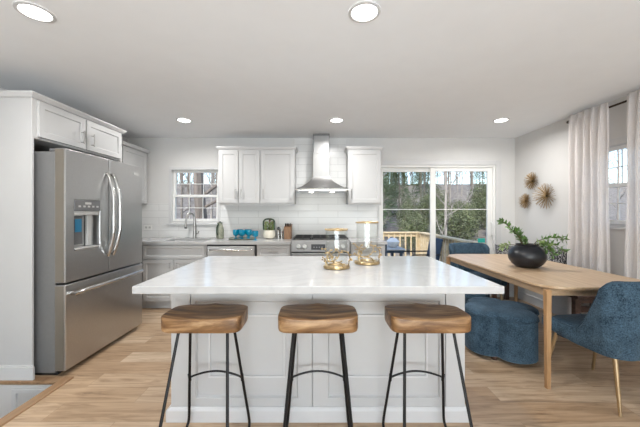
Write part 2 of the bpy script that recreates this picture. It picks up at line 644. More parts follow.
# stairwell below the opening by the refrigerator
sw = MB()
sw.box(LW - .15, -1.80, 2.302, 2.40, -2.4, -.251)
sw.box(LW, -1.95, 2.296, 2.304, -2.4, -.03)
struct(sw.build('wall_stairwell', M['wall']))
sl = MB()
sl.box(LW - .15, LW, .2, 2.30, -2.4, -.251)
sl.box(-1.949, -1.85, .2, 2.30, -2.4, -.251)
sl.box(LW, -1.95, .2, .349, -2.4, -.251)
struct(sl.build('wall_stairwell_side', M['wall']))
sf = MB()
sf.box(LW - .1, -1.85, .2, 2.4, -2.5, -2.4)
struct(sf.build('floor_stairwell', M['floor']))
st = MB()
for (x0, x1, z0, z1) in ((-2.33, -1.965, -.085, -.055), (-2.33, -2.30, -.9, -.085), (-2.33, -1.965, -.93, -.90)):
    st.box(x0, x1, 2.28, 2.296, z0, z1)
st.rings([[(LW, 2.276, -.62), (-2.42, 2.276, -.30), (-2.42, 2.276, -.38), (LW, 2.276, -.70)][::-1],
          [(LW, 2.2955, -.62), (-2.42, 2.2955, -.30), (-2.42, 2.2955, -.38), (LW, 2.2955, -.70)][::-1]])
struct(st.build('trim_1', M['trim']))
ns = MB()
ns.box(-1.975, -1.905, .35, 2.345, -.028, .012)
ns.box(LW, -1.975, 2.278, 2.345, -.016, .008)
struct(ns.build('trim_2', M['nosing'], bevel=.006), 'stained nosing round the stair opening')

# baseboards
bb = MB()
bb.box(RW - .015, RW, FW, BW, 0, .115)
struct(bb.build('baseboard_right', M['trim'], bevel=.004))
bb = MB()
bb.box(2.82, RW - .016, BW - .015, BW, 0, .115)
struct(bb.build('baseboard_back', M['trim'], bevel=.004))

# backsplash tile
ts = MB()
ts.holed('y', BW - .010, BW - .0005, LW, .917, .905, 1.435, [(-2.29, -1.50, 1.11, 2.0)])
ts.box(-.36, .43, BW - .010, BW - .0005, 1.436, H)
struct(ts.build('wall_tile_back', M['tile']), 'long white tile on the back wall')

# ---------------------------------------------------------------- windows
def double_hung(name, axis, p, a0, a1, z0, z1, cols, inward, casing=.042, lbl=None):
    """sash window in the plane axis=p, spanning a0..a1 and z0..z1; inward = +1/-1 towards the room along axis"""
    root = bpy.data.objects.new(name, None)
    C.objects.link(root)
    struct(root, lbl)
    def bx(mb, q0, q1, b0, b1, zz0, zz1):
        lo, hi = sorted((p + inward * q0, p + inward * q1))
        if axis == 'y':
            mb.box(b0, b1, lo, hi, zz0, zz1)
        else:
            mb.box(lo, hi, b0, b1, zz0, zz1)
    mb = MB()
    cs = casing
    bx(mb, 0.001, .018, a0 - cs, a0, z0 - .02, z1 + cs)
    bx(mb, 0.001, .018, a1, a1 + cs, z0 - .02, z1 + cs)
    bx(mb, 0.001, .018, a0, a1, z1, z1 + cs)
    mb.build('window_casing', M['trim'], root, bevel=.003)
    mb = MB()
    bx(mb, -.02, .04, a0 - cs - .02, a1 + cs + .02, z0 - .045, z0 - .02)
    bx(mb, -.149, -.001, a0, a1, z0 + .0005, z0 + .012)
    mb.build('window_sill', M['trim'], root, bevel=.003)
    zm = (z0 + z1) / 2
    fw = .036
    for (nm, q, s0, s1) in (('upper_sash', -.085, zm - .02, z1), ('lower_sash', -.055, z0 + .0125, zm + .02)):
        mb = MB()
        bx(mb, q, q + .028, a0, a0 + fw, s0, s1)
        bx(mb, q, q + .028, a1 - fw, a1, s0, s1)
        bx(mb, q, q + .028, a0 + fw, a1 - fw, s0, s0 + fw)
        bx(mb, q, q + .028, a0 + fw, a1 - fw, s1 - fw, s1)
        sash = mb.build(nm, M['white_plastic'], root, bevel=.002)
        mb = MB()
        for k in range(1, cols):
            c = a0 + fw + (a1 - a0 - 2 * fw) * k / cols
            bx(mb, q + .010, q + .018, c - .0045, c + .0045, s0 + fw, s1 - fw)
        zc = (s0 + s1) / 2
        bx(mb, q + .010, q + .018, a0 + fw, a1 - fw, zc - .0045, zc + .0045)
        mb.build('muntin', M['white_plastic'], sash)
        mb = MB()
        bx(mb, q + .012, q + .016, a0 + fw, a1 - fw, s0 + fw, s1 - fw)
        mb.build('pane', M['glass'], sash)
    return root

double_hung('window_1', 'y', BW, WIN[0], WIN[1], WIN[2], WIN[3], 3, -1, lbl='white double-hung window over the sink')
double_hung('window_2', 'x', RW, RWIN[0], RWIN[1], RWIN[2], RWIN[3], 4, -1, .07, lbl='white double-hung window between the curtains')
double_hung('window_3', 'y', FW, FWIN[0], FWIN[1], FWIN[2], FWIN[3], 4, 1, lbl='unseen wide window added behind the camera')

# ---------------------------------------------------------------- sliding glass door
dr = bpy.data.objects.new('door_1', None)
C.objects.link(dr)
struct(dr, 'white sliding glass door to the deck')
mb = MB()
mb.box(DOOR[0] - .022, DOOR[0], BW - .018, BW - .001, 0, DOOR[3] + .07)
mb.box(DOOR[1], DOOR[1] + .085, BW - .018, BW - .001, 0, DOOR[3] + .07)
mb.box(DOOR[0], DOOR[1], BW - .018, BW - .001, DOOR[3], DOOR[3] + .07)
mb.build('door_casing', M['trim'], dr, bevel=.004)
mb = MB()
mb.box(DOOR[0], DOOR[0] + .03, BW, BW + .13, .02, DOOR[3] - .03)
mb.box(DOOR[1] - .03, DOOR[1], BW, BW + .13, .02, DOOR[3] - .03)
mb.box(DOOR[0], DOOR[1], BW, BW + .13, DOOR[3] - .03, DOOR[3])
mb.box(DOOR[0], DOOR[1], BW, BW + .13, -.0, .02)
mb.build('door_frame', M['white_plastic'], dr, bevel=.003)
xm = 1.79
for nm, x0, x1, y in (('fixed_panel', DOOR[0] + .03, xm + .05, BW + .075), ('sliding_panel', xm - .05, DOOR[1] - .03, BW + .03)):
    mb = MB()
    fw = .075
    z0, z1 = .02, DOOR[3] - .03
    fl_ = .045 if nm == 'fixed_panel' else fw
    mb.box(x0, x0 + fl_, y, y + .035, z0, z1)
    mb.box(x1 - fw, x1, y, y + .035, z0, z1)
    mb.box(x0 + fl_, x1 - fw, y, y + .035, z0, z0 + .11)
    mb.box(x0 + fl_, x1 - fw, y, y + .035, z1 - .06, z1)
    pn = mb.build(nm, M['white_plastic'], dr, bevel=.003)
    mb = MB()
    mb.box(x0 + fl_, x1 - fw, y + .012, y + .02, 1.338, 1.348)
    mb.build('muntin', M['white_plastic'], pn)
    mb = MB()
    mb.box(x0 + fl_, x1 - fw, y + .014, y + .018, z0 + .11, z1 - .06)
    mb.build('pane', M['glass'], pn)
mb = MB()
mb.tube([(2.66, BW + .005, .93), (2.66, BW - .03, .95), (2.66, BW - .03, 1.13), (2.66, BW + .005, 1.15)], .010)
mb.build('door_handle', M['white_plastic'], dr, smooth=True)
mb = MB((2.53, BW + .0255, .86))
mb.box(2.478, 2.588, BW + .0400, BW + .0435, .828, .893)
tag(mb.build('sticker', M['teal_sticker']), 'small teal sticker low on the sliding door glass', 'sticker')

# ------------------------------------------------------------------ ceiling lights
LIGHT_W = 14.5
def ceiling_light(x, y, label):
    t = thing('recessed_ceiling_light', label, 'ceiling light', (x, y, H), 'recessed lights in the ceiling')
    mb = MB((x, y, H))
    mb.rings([[(x + r * math.cos(a * 2 * PI / 32), y + r * math.sin(a * 2 * PI / 32), z) for a in range(32)]
              for r, z in ((.092, H - .0005), (.092, H - .006), (.075, H - .009), (.072, H - .004))], False, False)
    mb.build('trim_ring', M['trim'], t, smooth=True)
    mb = MB((x, y, H))
    mb.lathe([(.074, H - .0045), (.074, H - .0008)], (x, y, 0), 32)
    mb.build('diffuser', M['led'], t)
    l = add_light('recessed_lamp', 'AREA', (0, 0, -.014), (0, 0, 0), LIGHT_W, (1, .985, .965), shape='DISK', size=.14)
    l.data.spread = R(165)
    l.parent = t
ceiling_light(-1.62, 1.72, 'round recessed light in the near ceiling, left, glare beside it')
ceiling_light(.266, 1.72, 'round recessed light in the near ceiling above the island front edge')
ceiling_light(-1.66, 3.72, 'round recessed light in the ceiling in front of the sink window')
ceiling_light(.23, 3.72, 'round recessed light in the ceiling in front of the range hood')
ceiling_light(2.27, 3.72, 'round recessed light in the ceiling above the dining table')

# ------------------------------------------------------------------ refrigerator enclosure (left)
def crown(mb, x0, x1, y0, y1, z, h=.045, out=.04, sides='xXyY'):
    """small cornice: bottom flush, top flared on the named sides"""
    a = dict(x0=x0, x1=x1, y0=y0, y1=y1)
    lo = (x0 - (.008 if 'x' in sides else 0), x1 + (.008 if 'X' in sides else 0), y0 - (.008 if 'y' in sides else 0), y1 + (.008 if 'Y' in sides else 0), z)
    hi = (x0 - (out if 'x' in sides else 0), x1 + (out if 'X' in sides else 0), y0 - (out if 'y' in sides else 0), y1 + (out if 'Y' in sides else 0), z + h * .7)
    mb.frustum(lo, hi)
    mb.box(hi[0], hi[1], hi[2], hi[3], z + h * .7, z + h)

def shaker(o, parent, O, U, V, Nn, w_, h_, name='door', m=.055, t=.02, d=.009):
    mb = MB(o)
    mb.slab(O, U, V, Nn, w_, h_, t, (m, m, w_ - m, h_ - m, d))
    return mb.build(name, M['cabinet'], parent, bevel=.0015)

o = (-2.54, 2.36, 0)
t = thing('refrigerator_enclosure', 'tall white cabinet end panel with two-door cupboard over the refrigerator', 'cabinet', o)
mb = MB(o); mb.box(LW, -2.205, 2.312, 2.330, 0.0, 2.18)
mb.build('end_panel', M['cabinet'], t, bevel=.003)
mb = MB(o)
mb.box(LW, -2.180, 2.292, 2.311, .0, .105)
mb.box(LW, -2.188, 2.300, 2.311, .105, .116)
mb.build('base_trim', M['trim'], t, bevel=.003)
mb = MB(o); mb.box(LW, -2.225, 2.331, 3.37, 1.868, 2.18)
mb.build('cupboard_body', M['cabinet'], t, bevel=.002)
mb = MB(o)
mb.slab((-2.225, 2.331, 1.868), Y_, Z_, X_, 1.039, .312, .02)
mb.build('face_frame', M['cabinet'], t, bevel=.0015)
mb = MB(o); crown(mb, LW, -2.205, 2.312, 3.372, 2.18, .038, .035, 'XyY')
mb.build('crown_moulding', M['trim'], t, bevel=.002)
for y0, w_, hy in ((2.352, .470, 2.770), (2.838, .500, 2.895)):
    d_ = shaker(o, t, (-2.205, y0, 1.885), Y_, Z_, X_, w_, .283, m=.05)
    bar_handle((-2.185, hy, 1.925), (-2.185, hy, 2.045), X_, o, d_, st=.028, r=.0055)

# ------------------------------------------------------------------ refrigerator
o = (-2.45, 2.9, 0)
t = thing('refrigerator', 'stainless French-door refrigerator with a water dispenser', 'refrigerator', o)
mb = MB(o)
mb.box(-2.86, -2.125, 2.425, 3.40, .02, 1.775)
mb.build('cabinet_body', M['fridge_side'], t, bevel=.006)
mb = MB(o); mb.box(-2.80, -2.12, 2.44, 3.38, 0, .043)
mb.build('toe_grille', M['black_plastic'], t)
FX, BX = -2.03, -2.115
# near door with its dispenser bay
mb = MB(o)
mb.slab((BX, 2.405, .735), Y_, Z_, X_, .488, 1.063, FX - BX, (.085, .245, .375, .66, .07), slope=.004)
nd = mb.build('door', M['steel'], t, bevel=.007, seg=3)
mb = MB(o); mb.slab((BX, 2.905, .735), Y_, Z_, X_, .53, 1.063, FX - BX)
fd = mb.build('door', M['steel'], t, bevel=.007, seg=3)
mb = MB(o); mb.slab((BX, 2.405, .045), Y_, Z_, X_, 1.03, .675, FX - BX)
fz = mb.build('freezer_drawer', M['steel'], t, bevel=.007, seg=3)
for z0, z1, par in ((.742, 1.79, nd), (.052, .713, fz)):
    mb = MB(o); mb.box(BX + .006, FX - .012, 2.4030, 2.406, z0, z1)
    mb.build('edge_reflection_strip', M['edge_reflection'], par)  # thin strip carrying the painted reflection on the near door side
mb = MB(o); mb.box(-2.05, -2.026, 2.492, 2.778, 1.305, 1.395)
cp = mb.build('dispenser_panel', M['dark_grey'], nd, bevel=.003)
mb = MB(o)
for k in range(5):
    mb = MB(o); mb.box(-2.0262, -2.0252, 2.53 + k * .05, 2.555 + k * .05, 1.335, 1.35)
    mb.build('button', M['light_grey'], nd)
mb = MB(o); mb.box(-2.0262, -2.0252, 2.60, 2.67, 1.36, 1.378)
mb.build('dispenser_screen', M['light_grey'], nd)
mb = MB(o); mb.box(-2.095, -2.035, 2.497, 2.773, 1.27, 1.304)
mb.build('dispenser_head', M['light_grey'], nd, bevel=.004)
mb = MB(o); mb.box(-2.097, -2.075, 2.69, 2.735, 1.0, 1.268)
mb.build('dispenser_paddle', M['light_grey'], nd, bevel=.005)
mb = MB(o); mb.box(-2.0985, -2.094, 2.515, 2.66, 1.02, 1.26)
mb.build('dispenser_back', M['dark_grey'], nd)
mb = MB(o); mb.box(-2.094, -2.0915, 2.575, 2.645, 1.125, 1.235)
mb.build('sticker', M['blue_sticker'], nd)
mb = MB(o); mb.box(-2.095, -2.024, 2.497, 2.773, .984, .998)
mb.build('drip_tray', M['light_grey'], nd, bevel=.003)
for y, par in ((2.855, nd), (2.945, fd)):
    pts = []
    for k in range(17):
        f = k / 16
        s_ = math.sin(PI * f)
        pts.append((FX + .012 + .062 * min(1, s_ * 1.25) ** .8, y + (.010 if y < 2.9 else -.010) * (1 - s_), .89 + .77 * f))
    pts = [(FX - .002, pts[0][1], pts[0][2] + .01)] + pts + [(FX - .002, pts[-1][1], pts[-1][2] - .01)]
    mb = MB(o); mb.tube(pts, .0165, 12)
    mb.build('handle', M['chrome'], par, smooth=True)
pts = [(FX - .002, 2.47, .640), (FX + .045, 2.455, .645), (FX + .058, 2.50, .652)] + [(FX + .058 + .012 * math.sin(PI * k / 10), 2.52 + .80 * k / 10, .655) for k in range(11)] + [(FX + .058, 3.35, .652), (FX + .045, 3.385, .645), (FX - .002, 3.37, .640)]
mb = MB(o); mb.tube(pts, .017, 12)
mb.build('handle', M['chrome'], fz, smooth=True)
mb = MB(o); mb.box(-2.18, -2.07, 2.43, 2.50, 1.776, 1.80); mb.build('hinge_cover', M['dark_grey'], t, bevel=.005)
mb = MB(o); mb.box(-2.18, -2.07, 3.31, 3.37, 1.776, 1.80); mb.build('hinge_cover', M['dark_grey'], t, bevel=.005)
mb = MB(o); mb.box(FX - .001, FX + .0025, 3.27, 3.37, 1.70, 1.722); mb.build('badge', M['light_grey'], fd)
t.location.x += .05
t.location.y -= .055

# ------------------------------------------------------------------ wall cabinets
def wall_cab_back(name, label, x0, x1, doors, z0=1.42, z1=2.195, crown_sides='xXy'):
    yf = 4.30
    o = ((x0 + x1) / 2, 4.45, z0)
    t = thing(name, label, 'cabinet', o, 'white wall cabinets')
    mb = MB(o); mb.box(x0, x1, yf, BW - .011, z0, z1)
    mb.build('body', M['cabinet'], t, bevel=.002)
    mb = MB(o); crown(mb, x0, x1, yf, BW - .012, z1, .042, .03, crown_sides)
    mb.build('crown_moulding', M['trim'], t, bevel=.002)
    mb = MB(o); mb.box(x0 + .003, x1 - .003, yf - .0, yf + .02, z0 - .022, z0)
    mb.build('light_rail', M['cabinet'], t)
    for (dx0, dx1, hx) in doors:
        d_ = shaker(o, t, (dx0, yf, z0 + .012), X_, Z_, -Y_, dx1 - dx0, z1 - z0 - .03, m=.052)
        bar_handle((hx, yf - .02, z0 + .065), (hx, yf - .02, z0 + .205), -Y_, o, d_, st=.026)

wall_cab_back('wall_cabinet', 'white three-door wall cabinet between the sink window and the hood', -1.427, -.335,
              [(-1.415, -1.140, -1.175), (-1.128, -.835, -1.095), (-.815, -.345, -.780)])
wall_cab_back('wall_cabinet', 'narrow white single-door wall cabinet right of the hood', .43, .905, [(.442, .893, .475)])

o = (-2.76, 4.0, 1.418)
t = thing('wall_cabinet', 'white wall cabinet on the left wall beyond the refrigerator', 'cabinet', o, 'white wall cabinets')
mb = MB(o); mb.box(LW + .001, -2.62, 3.40, BW - .012, 1.418, 2.20)
mb.build('body', M['cabinet'], t, bevel=.002)
mb = MB(o); crown(mb, LW + .001, -2.60, 3.40, BW - .013, 2.20, .042, .03, 'X')
mb.build('crown_moulding', M['trim'], t, bevel=.002)
for y0, y1, hy in ((3.41, 3.985, 3.95), (4.0, 4.575, 4.04)):
    d_ = shaker(o, t, (-2.62, y0, 1.43), Y_, Z_, X_, y1 - y0, .755, m=.055)
    bar_handle((-2.60, hy, 1.48), (-2.60, hy, 1.61), X_, o, d_, st=.026)

# ------------------------------------------------------------------ base cabinets along the back wall
YF = 4.0
def base_cab(name, label, x0, x1, fronts):
    o = ((x0 + x1) / 2, 4.3, 0)
    t = thing(name, label, 'cabinet', o, 'white base cabinets')
    mb = MB(o)
    mb.box(x0 + .001, x1 - .001, YF, YF + .018, .105, .868)
    mb.box(x0 + .001, x0 + .019, YF + .018, BW - .02, .105, .868)
    mb.box(x1 - .019, x1 - .001, YF + .018, BW - .02, .105, .868)
    mb.box(x0 + .02, x1 - .02, YF + .018, BW - .02, .105, .125)
    mb.build('body', M['cabinet'], t)
    mb = MB(o); mb.box(x0 + .001, x1 - .001, YF + .065, YF + .085, 0, .104)
    mb.build('toe_kick', M['cabinet'], t)
    for (nm, fx0, fx1, z0, z1, hd) in fronts:
        d_ = shaker(o, t, (fx0, YF, z0), X_, Z_, -Y_, fx1 - fx0, z1 - z0, nm, m=.05 if z1 - z0 > .2 else .035)
        if hd:
            bar_handle((hd[0], YF - .02, hd[1]), (hd[2], YF - .02, hd[3]), -Y_, o, d_, st=.026)

base_cab('base_cabinet', 'white sink base cabinet under the window', -2.34, -1.485,
         [('drawer_front', -2.325, -1.505, .68, .855, None), ('door', -2.325, -1.92, .12, .665, (-1.96, .55, -1.96, .63)), ('door', -1.91, -1.505, .12, .665, (-1.87, .55, -1.87, .63))])
base_cab('base_cabinet', 'white drawer base cabinet between the dishwasher and the range', -.815, -.362,
         [('drawer', -.805, -.372, .70, .855, (-.65, .778, -.53, .778)), ('drawer', -.805, -.372, .42, .69, (-.65, .60, -.53, .60)), ('drawer', -.805, -.372, .12, .41, (-.65, .32, -.53, .32))])
base_cab('base_cabinet', 'white base cabinet between the range and the sliding door', .432, .895,
         [('drawer', .442, .885, .70, .855, (.60, .778, .72, .778)), ('door', .442, .885, .12, .69, (.48, .55, .48, .65))])
base_cab('base_cabinet', 'white corner base cabinet behind the refrigerator', -2.915, -2.345, [('door', -2.9, -2.36, .12, .855, None)])

# countertops
o = (-1.64, 4.3, .87)
mb = MB(o)
mb.holed('z', .87, .91, LW + .002, -.36, 3.965, BW - .011, [(-2.12, -1.52, 4.07, 4.45)])
tag(mb.build('countertop', M['quartz']), 'white quartz countertop with the sink, left of the range', 'countertop')
o = (.67, 4.3, .87)
mb = MB(o); mb.box(.43, .915, 3.965, BW - .011, .87, .91)
tag(mb.build('countertop', M['quartz'], bevel=.003), 'short white quartz countertop right of the range', 'countertop')

# sink and faucet
o = (-1.82, 4.26, .65)
mb = MB(o)
mb.box(-2.125, -1.515, 4.065, 4.455, .66, .668)
for b_ in ((-2.125, -2.117, 4.065, 4.455), (-1.523, -1.515, 4.065, 4.455), (-2.117, -1.523, 4.065, 4.073), (-2.117, -1.523, 4.447, 4.455)):
    mb.box(*b_, .668, .869)
sk = mb.build('kitchen_sink', M['steel'])
tag(sk, 'stainless undermount sink in the countertop below the window', 'sink')
mb = MB(o); mb.lathe([(.04, .6685), (.04, .672), (.02, .6725)], (-1.82, 4.26, 0), 16)
mb.build('drain', M['chrome'], sk)

o = (-1.855, 4.505, .91)
t = thing('kitchen_faucet', 'tall brushed steel gooseneck faucet behind the sink', 'faucet', o)
mb = MB(o); mb.lathe([(.030, .9105), (.030, .918), (.022, .926), (.020, 1.02), (.017, 1.03)], (-1.855, 4.505, 0), 18)
mb.build('base', M['nickel'], t, smooth=True)
fx, fy = -1.855, 4.505
dx_, dy_ = -.078, -.10
pts = [(fx, fy, 1.02), (fx, fy, 1.20)]
for k in range(1, 13):
    a = PI * k / 12
    f = (1 - math.cos(a)) / 2
    pts.append((fx + dx_ * f, fy + dy_ * f, 1.20 + .085 * math.sin(a)))
pts.append((fx + dx_ * 1.05, fy + dy_ * 1.05, 1.16))
mb = MB(o); mb.tube(pts, .0155, 12)
mb.build('gooseneck', M['nickel'], t, smooth=True)
mb = MB(o); mb.tube([(fx + dx_ * 1.05, fy + dy_ * 1.05, 1.165), (fx + dx_ * 1.08, fy + dy_ * 1.08, 1.08)], [.014, .019], 12)
mb.build('spray_head', M['nickel'], t, smooth=True)
mb = MB(o); mb.tube([(fx + dx_ * 1.08, fy + dy_ * 1.08, 1.079), (fx + dx_ * 1.09, fy + dy_ * 1.09, 1.058)], [.019, .016], 12)
mb.build('spray_nozzle', M['black_plastic'], t, smooth=True)
mb = MB(o); mb.tube([(fx + .015, fy, .975), (fx + .05, fy - .005, .98), (fx + .075, fy - .01, 1.02)], [.012, .010, .007], 10)
mb.build('handle', M['nickel'], t, smooth=True)

# outlet
mb = MB((-2.60, BW - .0105, 1.055))
mb.box(-2.665, -2.545, BW - .016, BW - .0102, 1.03, 1.10)
t = mb.build('outlet', M['white_plastic'], bevel=.002)
tag(t, 'white double outlet plate on the tile left of the sink window', 'outlet')
mb = MB((-2.60, BW - .0105, 1.055))
for x in (-2.632, -2.578):
    mb.box(x - .017, x + .017, BW - .0175, BW - .0162, 1.05, 1.08)
mb.build('sockets', M['light_grey'], t)

# ------------------------------------------------------------------ dishwasher
o = (-1.15, 4.2, 0)
t = thing('dishwasher', 'stainless dishwasher with a bar handle beside the sink cabinet', 'dishwasher', o)
mb = MB(o); mb.box(-1.482, -.818, 4.005, 4.56, .09, .866)
mb.build('body', M['black_plastic'], t)
mb = MB(o); mb.slab((-1.468, 4.004, .11), X_, Z_, -Y_, .628, .735, .03)
dd = mb.build('door', M['steel'], t, bevel=.004)
mb = MB(o); mb.tube([(-1.43, 3.972, .80), (-1.42, 3.935, .80)] + [(-1.40 + .49 * k / 8, 3.932 - .01 * math.sin(PI * k / 8), .80) for k in range(9)] + [(-.89, 3.935, .80), (-.88, 3.972, .80)], .012, 10)
mb.build('handle', M['chrome'], dd, smooth=True)
mb = MB(o); mb.box(-1.48, -.82, 4.05, 4.07, 0, .088)
mb.build('toe_kick', M['black_plastic'], t)

# ------------------------------------------------------------------ range
o = (.035, 4.25, 0)
t = thing('kitchen_range', 'stainless slide-in gas range with front knobs under the hood', 'range', o)
x0, x1 = -.352, .422
mb = MB(o); mb.box(x0, x1, 3.985, 4.59, .03, .905)
mb.build('body', M['fridge_side'], t)
mb = MB(o)
mb.rings([[(x0, 3.985, .775), (x1, 3.985, .775), (x1, 3.985, .93), (x0, 3.985, .93)],
          [(x0, 3.925, .775), (x1, 3.925, .775), (x1, 3.955, .93), (x0, 3.955, .93)]])
cpn = mb.build('control_panel', M['range_steel'], t, bevel=.006, seg=3)
nv = Vector((0, -.155, .03)).normalized()
for x in (-.255, -.175, .245, .325):
    c = Vector((x, 3.9385, .845))
    mb = MB(o); mb.tube([c - nv * .004, c + nv * .010, c + nv * .011, c + nv * .036], [.030, .030, .025, .022], 18)
    mb.build('knob', M['knob_steel'], cpn, smooth=True)
mb = MB(o)
U = Vector((1, 0, 0)); Vv = Vector((0, .03, .155)).normalized()
mb.slab(Vector((-.09, 3.9303, .805)), U, Vv, nv, .185, .072, .0025)
ds = mb.build('display', M['black_plastic'], cpn)
mb = MB(o)
for k in range(4):
    mb.slab(Vector((-.06 + .035 * k, 3.9323, .8285)), U, Vv, nv, .016, .018, .0012)
mb.build('display_digits', M['dark_grey'], cpn)
mb = MB(o); mb.box(x0 + .004, x1 - .004, 3.975, 4.585, .906, .931)
mb.build('cooktop', M['black_plastic'], t, bevel=.004)
for gx in (-.21, .035, .28):
    mb = MB(o)
    for yy in (4.02, 4.16, 4.30, 4.44, 4.555):
        mb.box(gx - .115, gx + .115, yy - .006, yy + .006, .945, .958)
    for xx in (-.115, 0, .115):
        mb.box(gx + xx - .006, gx + xx + .006, 4.02, 4.555, .945, .957)
    for xx in (-.11, .11):
        for yy in (4.03, 4.545):
            mb.box(gx + xx - .007, gx + xx + .007, yy - .007, yy + .007, .931, .946)
    mb.build('grate', M['black_iron'], t)
mb = MB(o); mb.slab((x0 + .006, 3.984, .23), X_, Z_, -Y_, x1 - x0 - .012, .525, .045, (.09, .08, .672, .38, .004))
od = mb.build('oven_door', M['steel'], t, bevel=.004)
mb = MB(o); mb.slab((x0 + .10, 3.9435, .315), X_, Z_, -Y_, .56, .29, .002); mb.build('oven_glass', M['black_plastic'], od)
mb = MB(o); mb.tube([(-.29, 3.94, .70), (-.285, 3.885, .70), (.355, 3.885, .70), (.36, 3.94, .70)], .012, 10)
mb.build('handle', M['chrome'], od, smooth=True)
mb = MB(o); mb.slab((x0 + .006, 3.984, .05), X_, Z_, -Y_, x1 - x0 - .012, .165, .035); mb.build('drawer', M['steel'], t, bevel=.004)

# ------------------------------------------------------------------ range hood
o = (.05, 4.4, 1.598)
t = thing('range_hood', 'stainless chimney range hood on the tiled wall', 'range hood', o)
mb = MB(o)
mb.box(-.0725, .167, 4.36, BW - .012, 1.79, 2.15)
mb.box(-.0675, .162, 4.365, BW - .012, 2.15, H - .001)
mb.build('chimney', M['steel_v'], t, bevel=.003)
mb = MB(o); mb.box(-.075, .1695, 4.357, BW - .011, H - .03, H - .0005); mb.build('chimney_collar', M['dark_grey'], t)
rg = []
hx0, hx1, hy0 = -.318, .430, 4.14
cxm = (hx0 + hx1) / 2
for k in range(9):
    f = k / 8
    e = 1 - (1 - f) ** 1.35
    a0 = hx0 + (-.078 - hx0) * e
    a1 = hx1 + (.172 - hx1) * e
    yy = hy0 + (4.355 - hy0) * e
    z = 1.622 + .19 * (f ** 1.25)
    ring = [(a0, BW - .012, z), (a0, yy, z)]
    bow = .02 * (1 - f)
    for q in range(1, 8):
        g = q / 8
        ring.append((a0 + (a1 - a0) * g, yy - bow * math.sin(PI * g), z))
    ring += [(a1, yy, z), (a1, BW - .012, z)]
    rg.append(ring)
mb = MB(o); mb.rings(rg)
mb.build('canopy', M['steel_v'], t, smooth=True)
mb = MB(o)
ring = [(x, y) for (x, y, z) in rg[0]]
mb.prism(ring, 1.600, 1.6215)
mb.build('canopy_rim', M['chrome'], t, bevel=.002)
mb = MB(o); mb.box(hx0 + .04, hx1 - .04, hy0 + .03, BW - .05, 1.594, 1.6)
mb.build('filter_panel', M['steel'], t)
for k in range(4):
    mb = MB(o); mb.lathe([(.007, 0), (.007, .006)], (0, 0, 0), 10)
    bmesh.ops.rotate(mb.bm, verts=mb.bm.verts, cent=(0, 0, 0), matrix=Matrix.Rotation(R(90), 3, 'X'))
    bmesh.ops.translate(mb.bm, verts=mb.bm.verts, vec=(.015 + k * .025, hy0 - .017, 1.611))
    mb.build('button', M['black_plastic'], t)
for x in (-.10, .21):
    mb = MB(o); mb.lathe([(.03, 1.5915), (.03, 1.5945)], (x, 4.40, 0), 16)
    lm = mb.build('lamp', M['hood_led'], t)
    l = add_light('hood_lamp_light', 'SPOT', Vector((x, 4.40, 1.588)) - Vector(o), (R(-12), 0, 0), 0.8, (1, .93, .82), spot_size=R(120), spot_blend=.7, shadow_soft_size=.03)
    l.parent = t

# ------------------------------------------------------------------ island
o = (0, 2.2, 0)
t = thing('kitchen_island', 'white panelled kitchen island base behind the three stools', 'island', o)
IY = 1.88
mb = MB(o); mb.box(-.885, .885, IY, 2.575, 0, .868)
mb.build('body', M['cabinet'], t, bevel=.002)
# front face panels
for (x0, x1) in ((-.787, -.037), (-.033, .787)):
    mb = MB(o)
    mb.slab((x0, IY, .085), X_, Z_, -Y_, x1 - x0, .783, .022, (.028 if x0 < -.5 else .095, .055, (x1 - x0) - (.088 if x0 < -.5 else .03), .655, .016), slope=.008)
    pnl = mb.build('front_panel', M['cabinet'], t, bevel=.0015)
    mb = MB(o)
    a0, a1 = (x0 + .105, x1 - .165) if x0 < -.5 else (x0 + .175, x1 - .105)
    b0, b1 = .262, .655
    s_ = .013
    yo = IY - .006
    mb.box(a0, a1, yo - .012, yo + .002, b1 - s_, b1)
    mb.box(a0, a1, yo - .012, yo + .002, b0, b0 + s_)
    mb.box(a0, a0 + s_, yo - .012, yo + .002, b0 + s_, b1 - s_)
    mb.box(a1 - s_, a1, yo - .012, yo + .002, b0 + s_, b1 - s_)
    mb.build('panel_moulding', M['trim'], pnl, bevel=.003)
for (x0, x1) in ((-.909, -.791), (.791, .909)):
    mb = MB(o); mb.box(x0, x1, IY - .024, IY + .09, .085, .868)
    mb.build('corner_post', M['cabinet'], t, bevel=.002)
mb = MB(o)
mb.box(-.935, .935, IY - .040, IY + .09, 0, .072)
mb.frustum((-.935, .935, IY - .040, IY + .09, .072), (-.915, .915, IY - .028, IY + .09, .088))
mb.box(-.935, -.886, IY + .091, 2.575, 0, .085)
mb.box(.886, .935, IY + .091, 2.575, 0, .085)
mb.build('base_moulding', M['trim'], t, bevel=.002)
for sx in (-1, 1):
    mb = MB(o)
    if sx > 0:
        mb.slab((.885, IY + .091, .086), Y_, Z_, X_, .60, .78, .018, (.08, .07, .52, .70, .009))
    else:
        mb.slab((-.885, IY + .691, .086), -Y_, Z_, -X_, .60, .78, .018, (.08, .07, .52, .70, .009))
    mb.build('end_panel', M['cabinet'], t, bevel=.0015)
o = (0, 2.08, .87)
mb = MB(o); mb.box(-.955, .958, 1.54, 2.625, .8705, .91)
tag(mb.build('island_countertop', M['quartz'], bevel=.003), 'large white quartz worktop on the island', 'countertop')

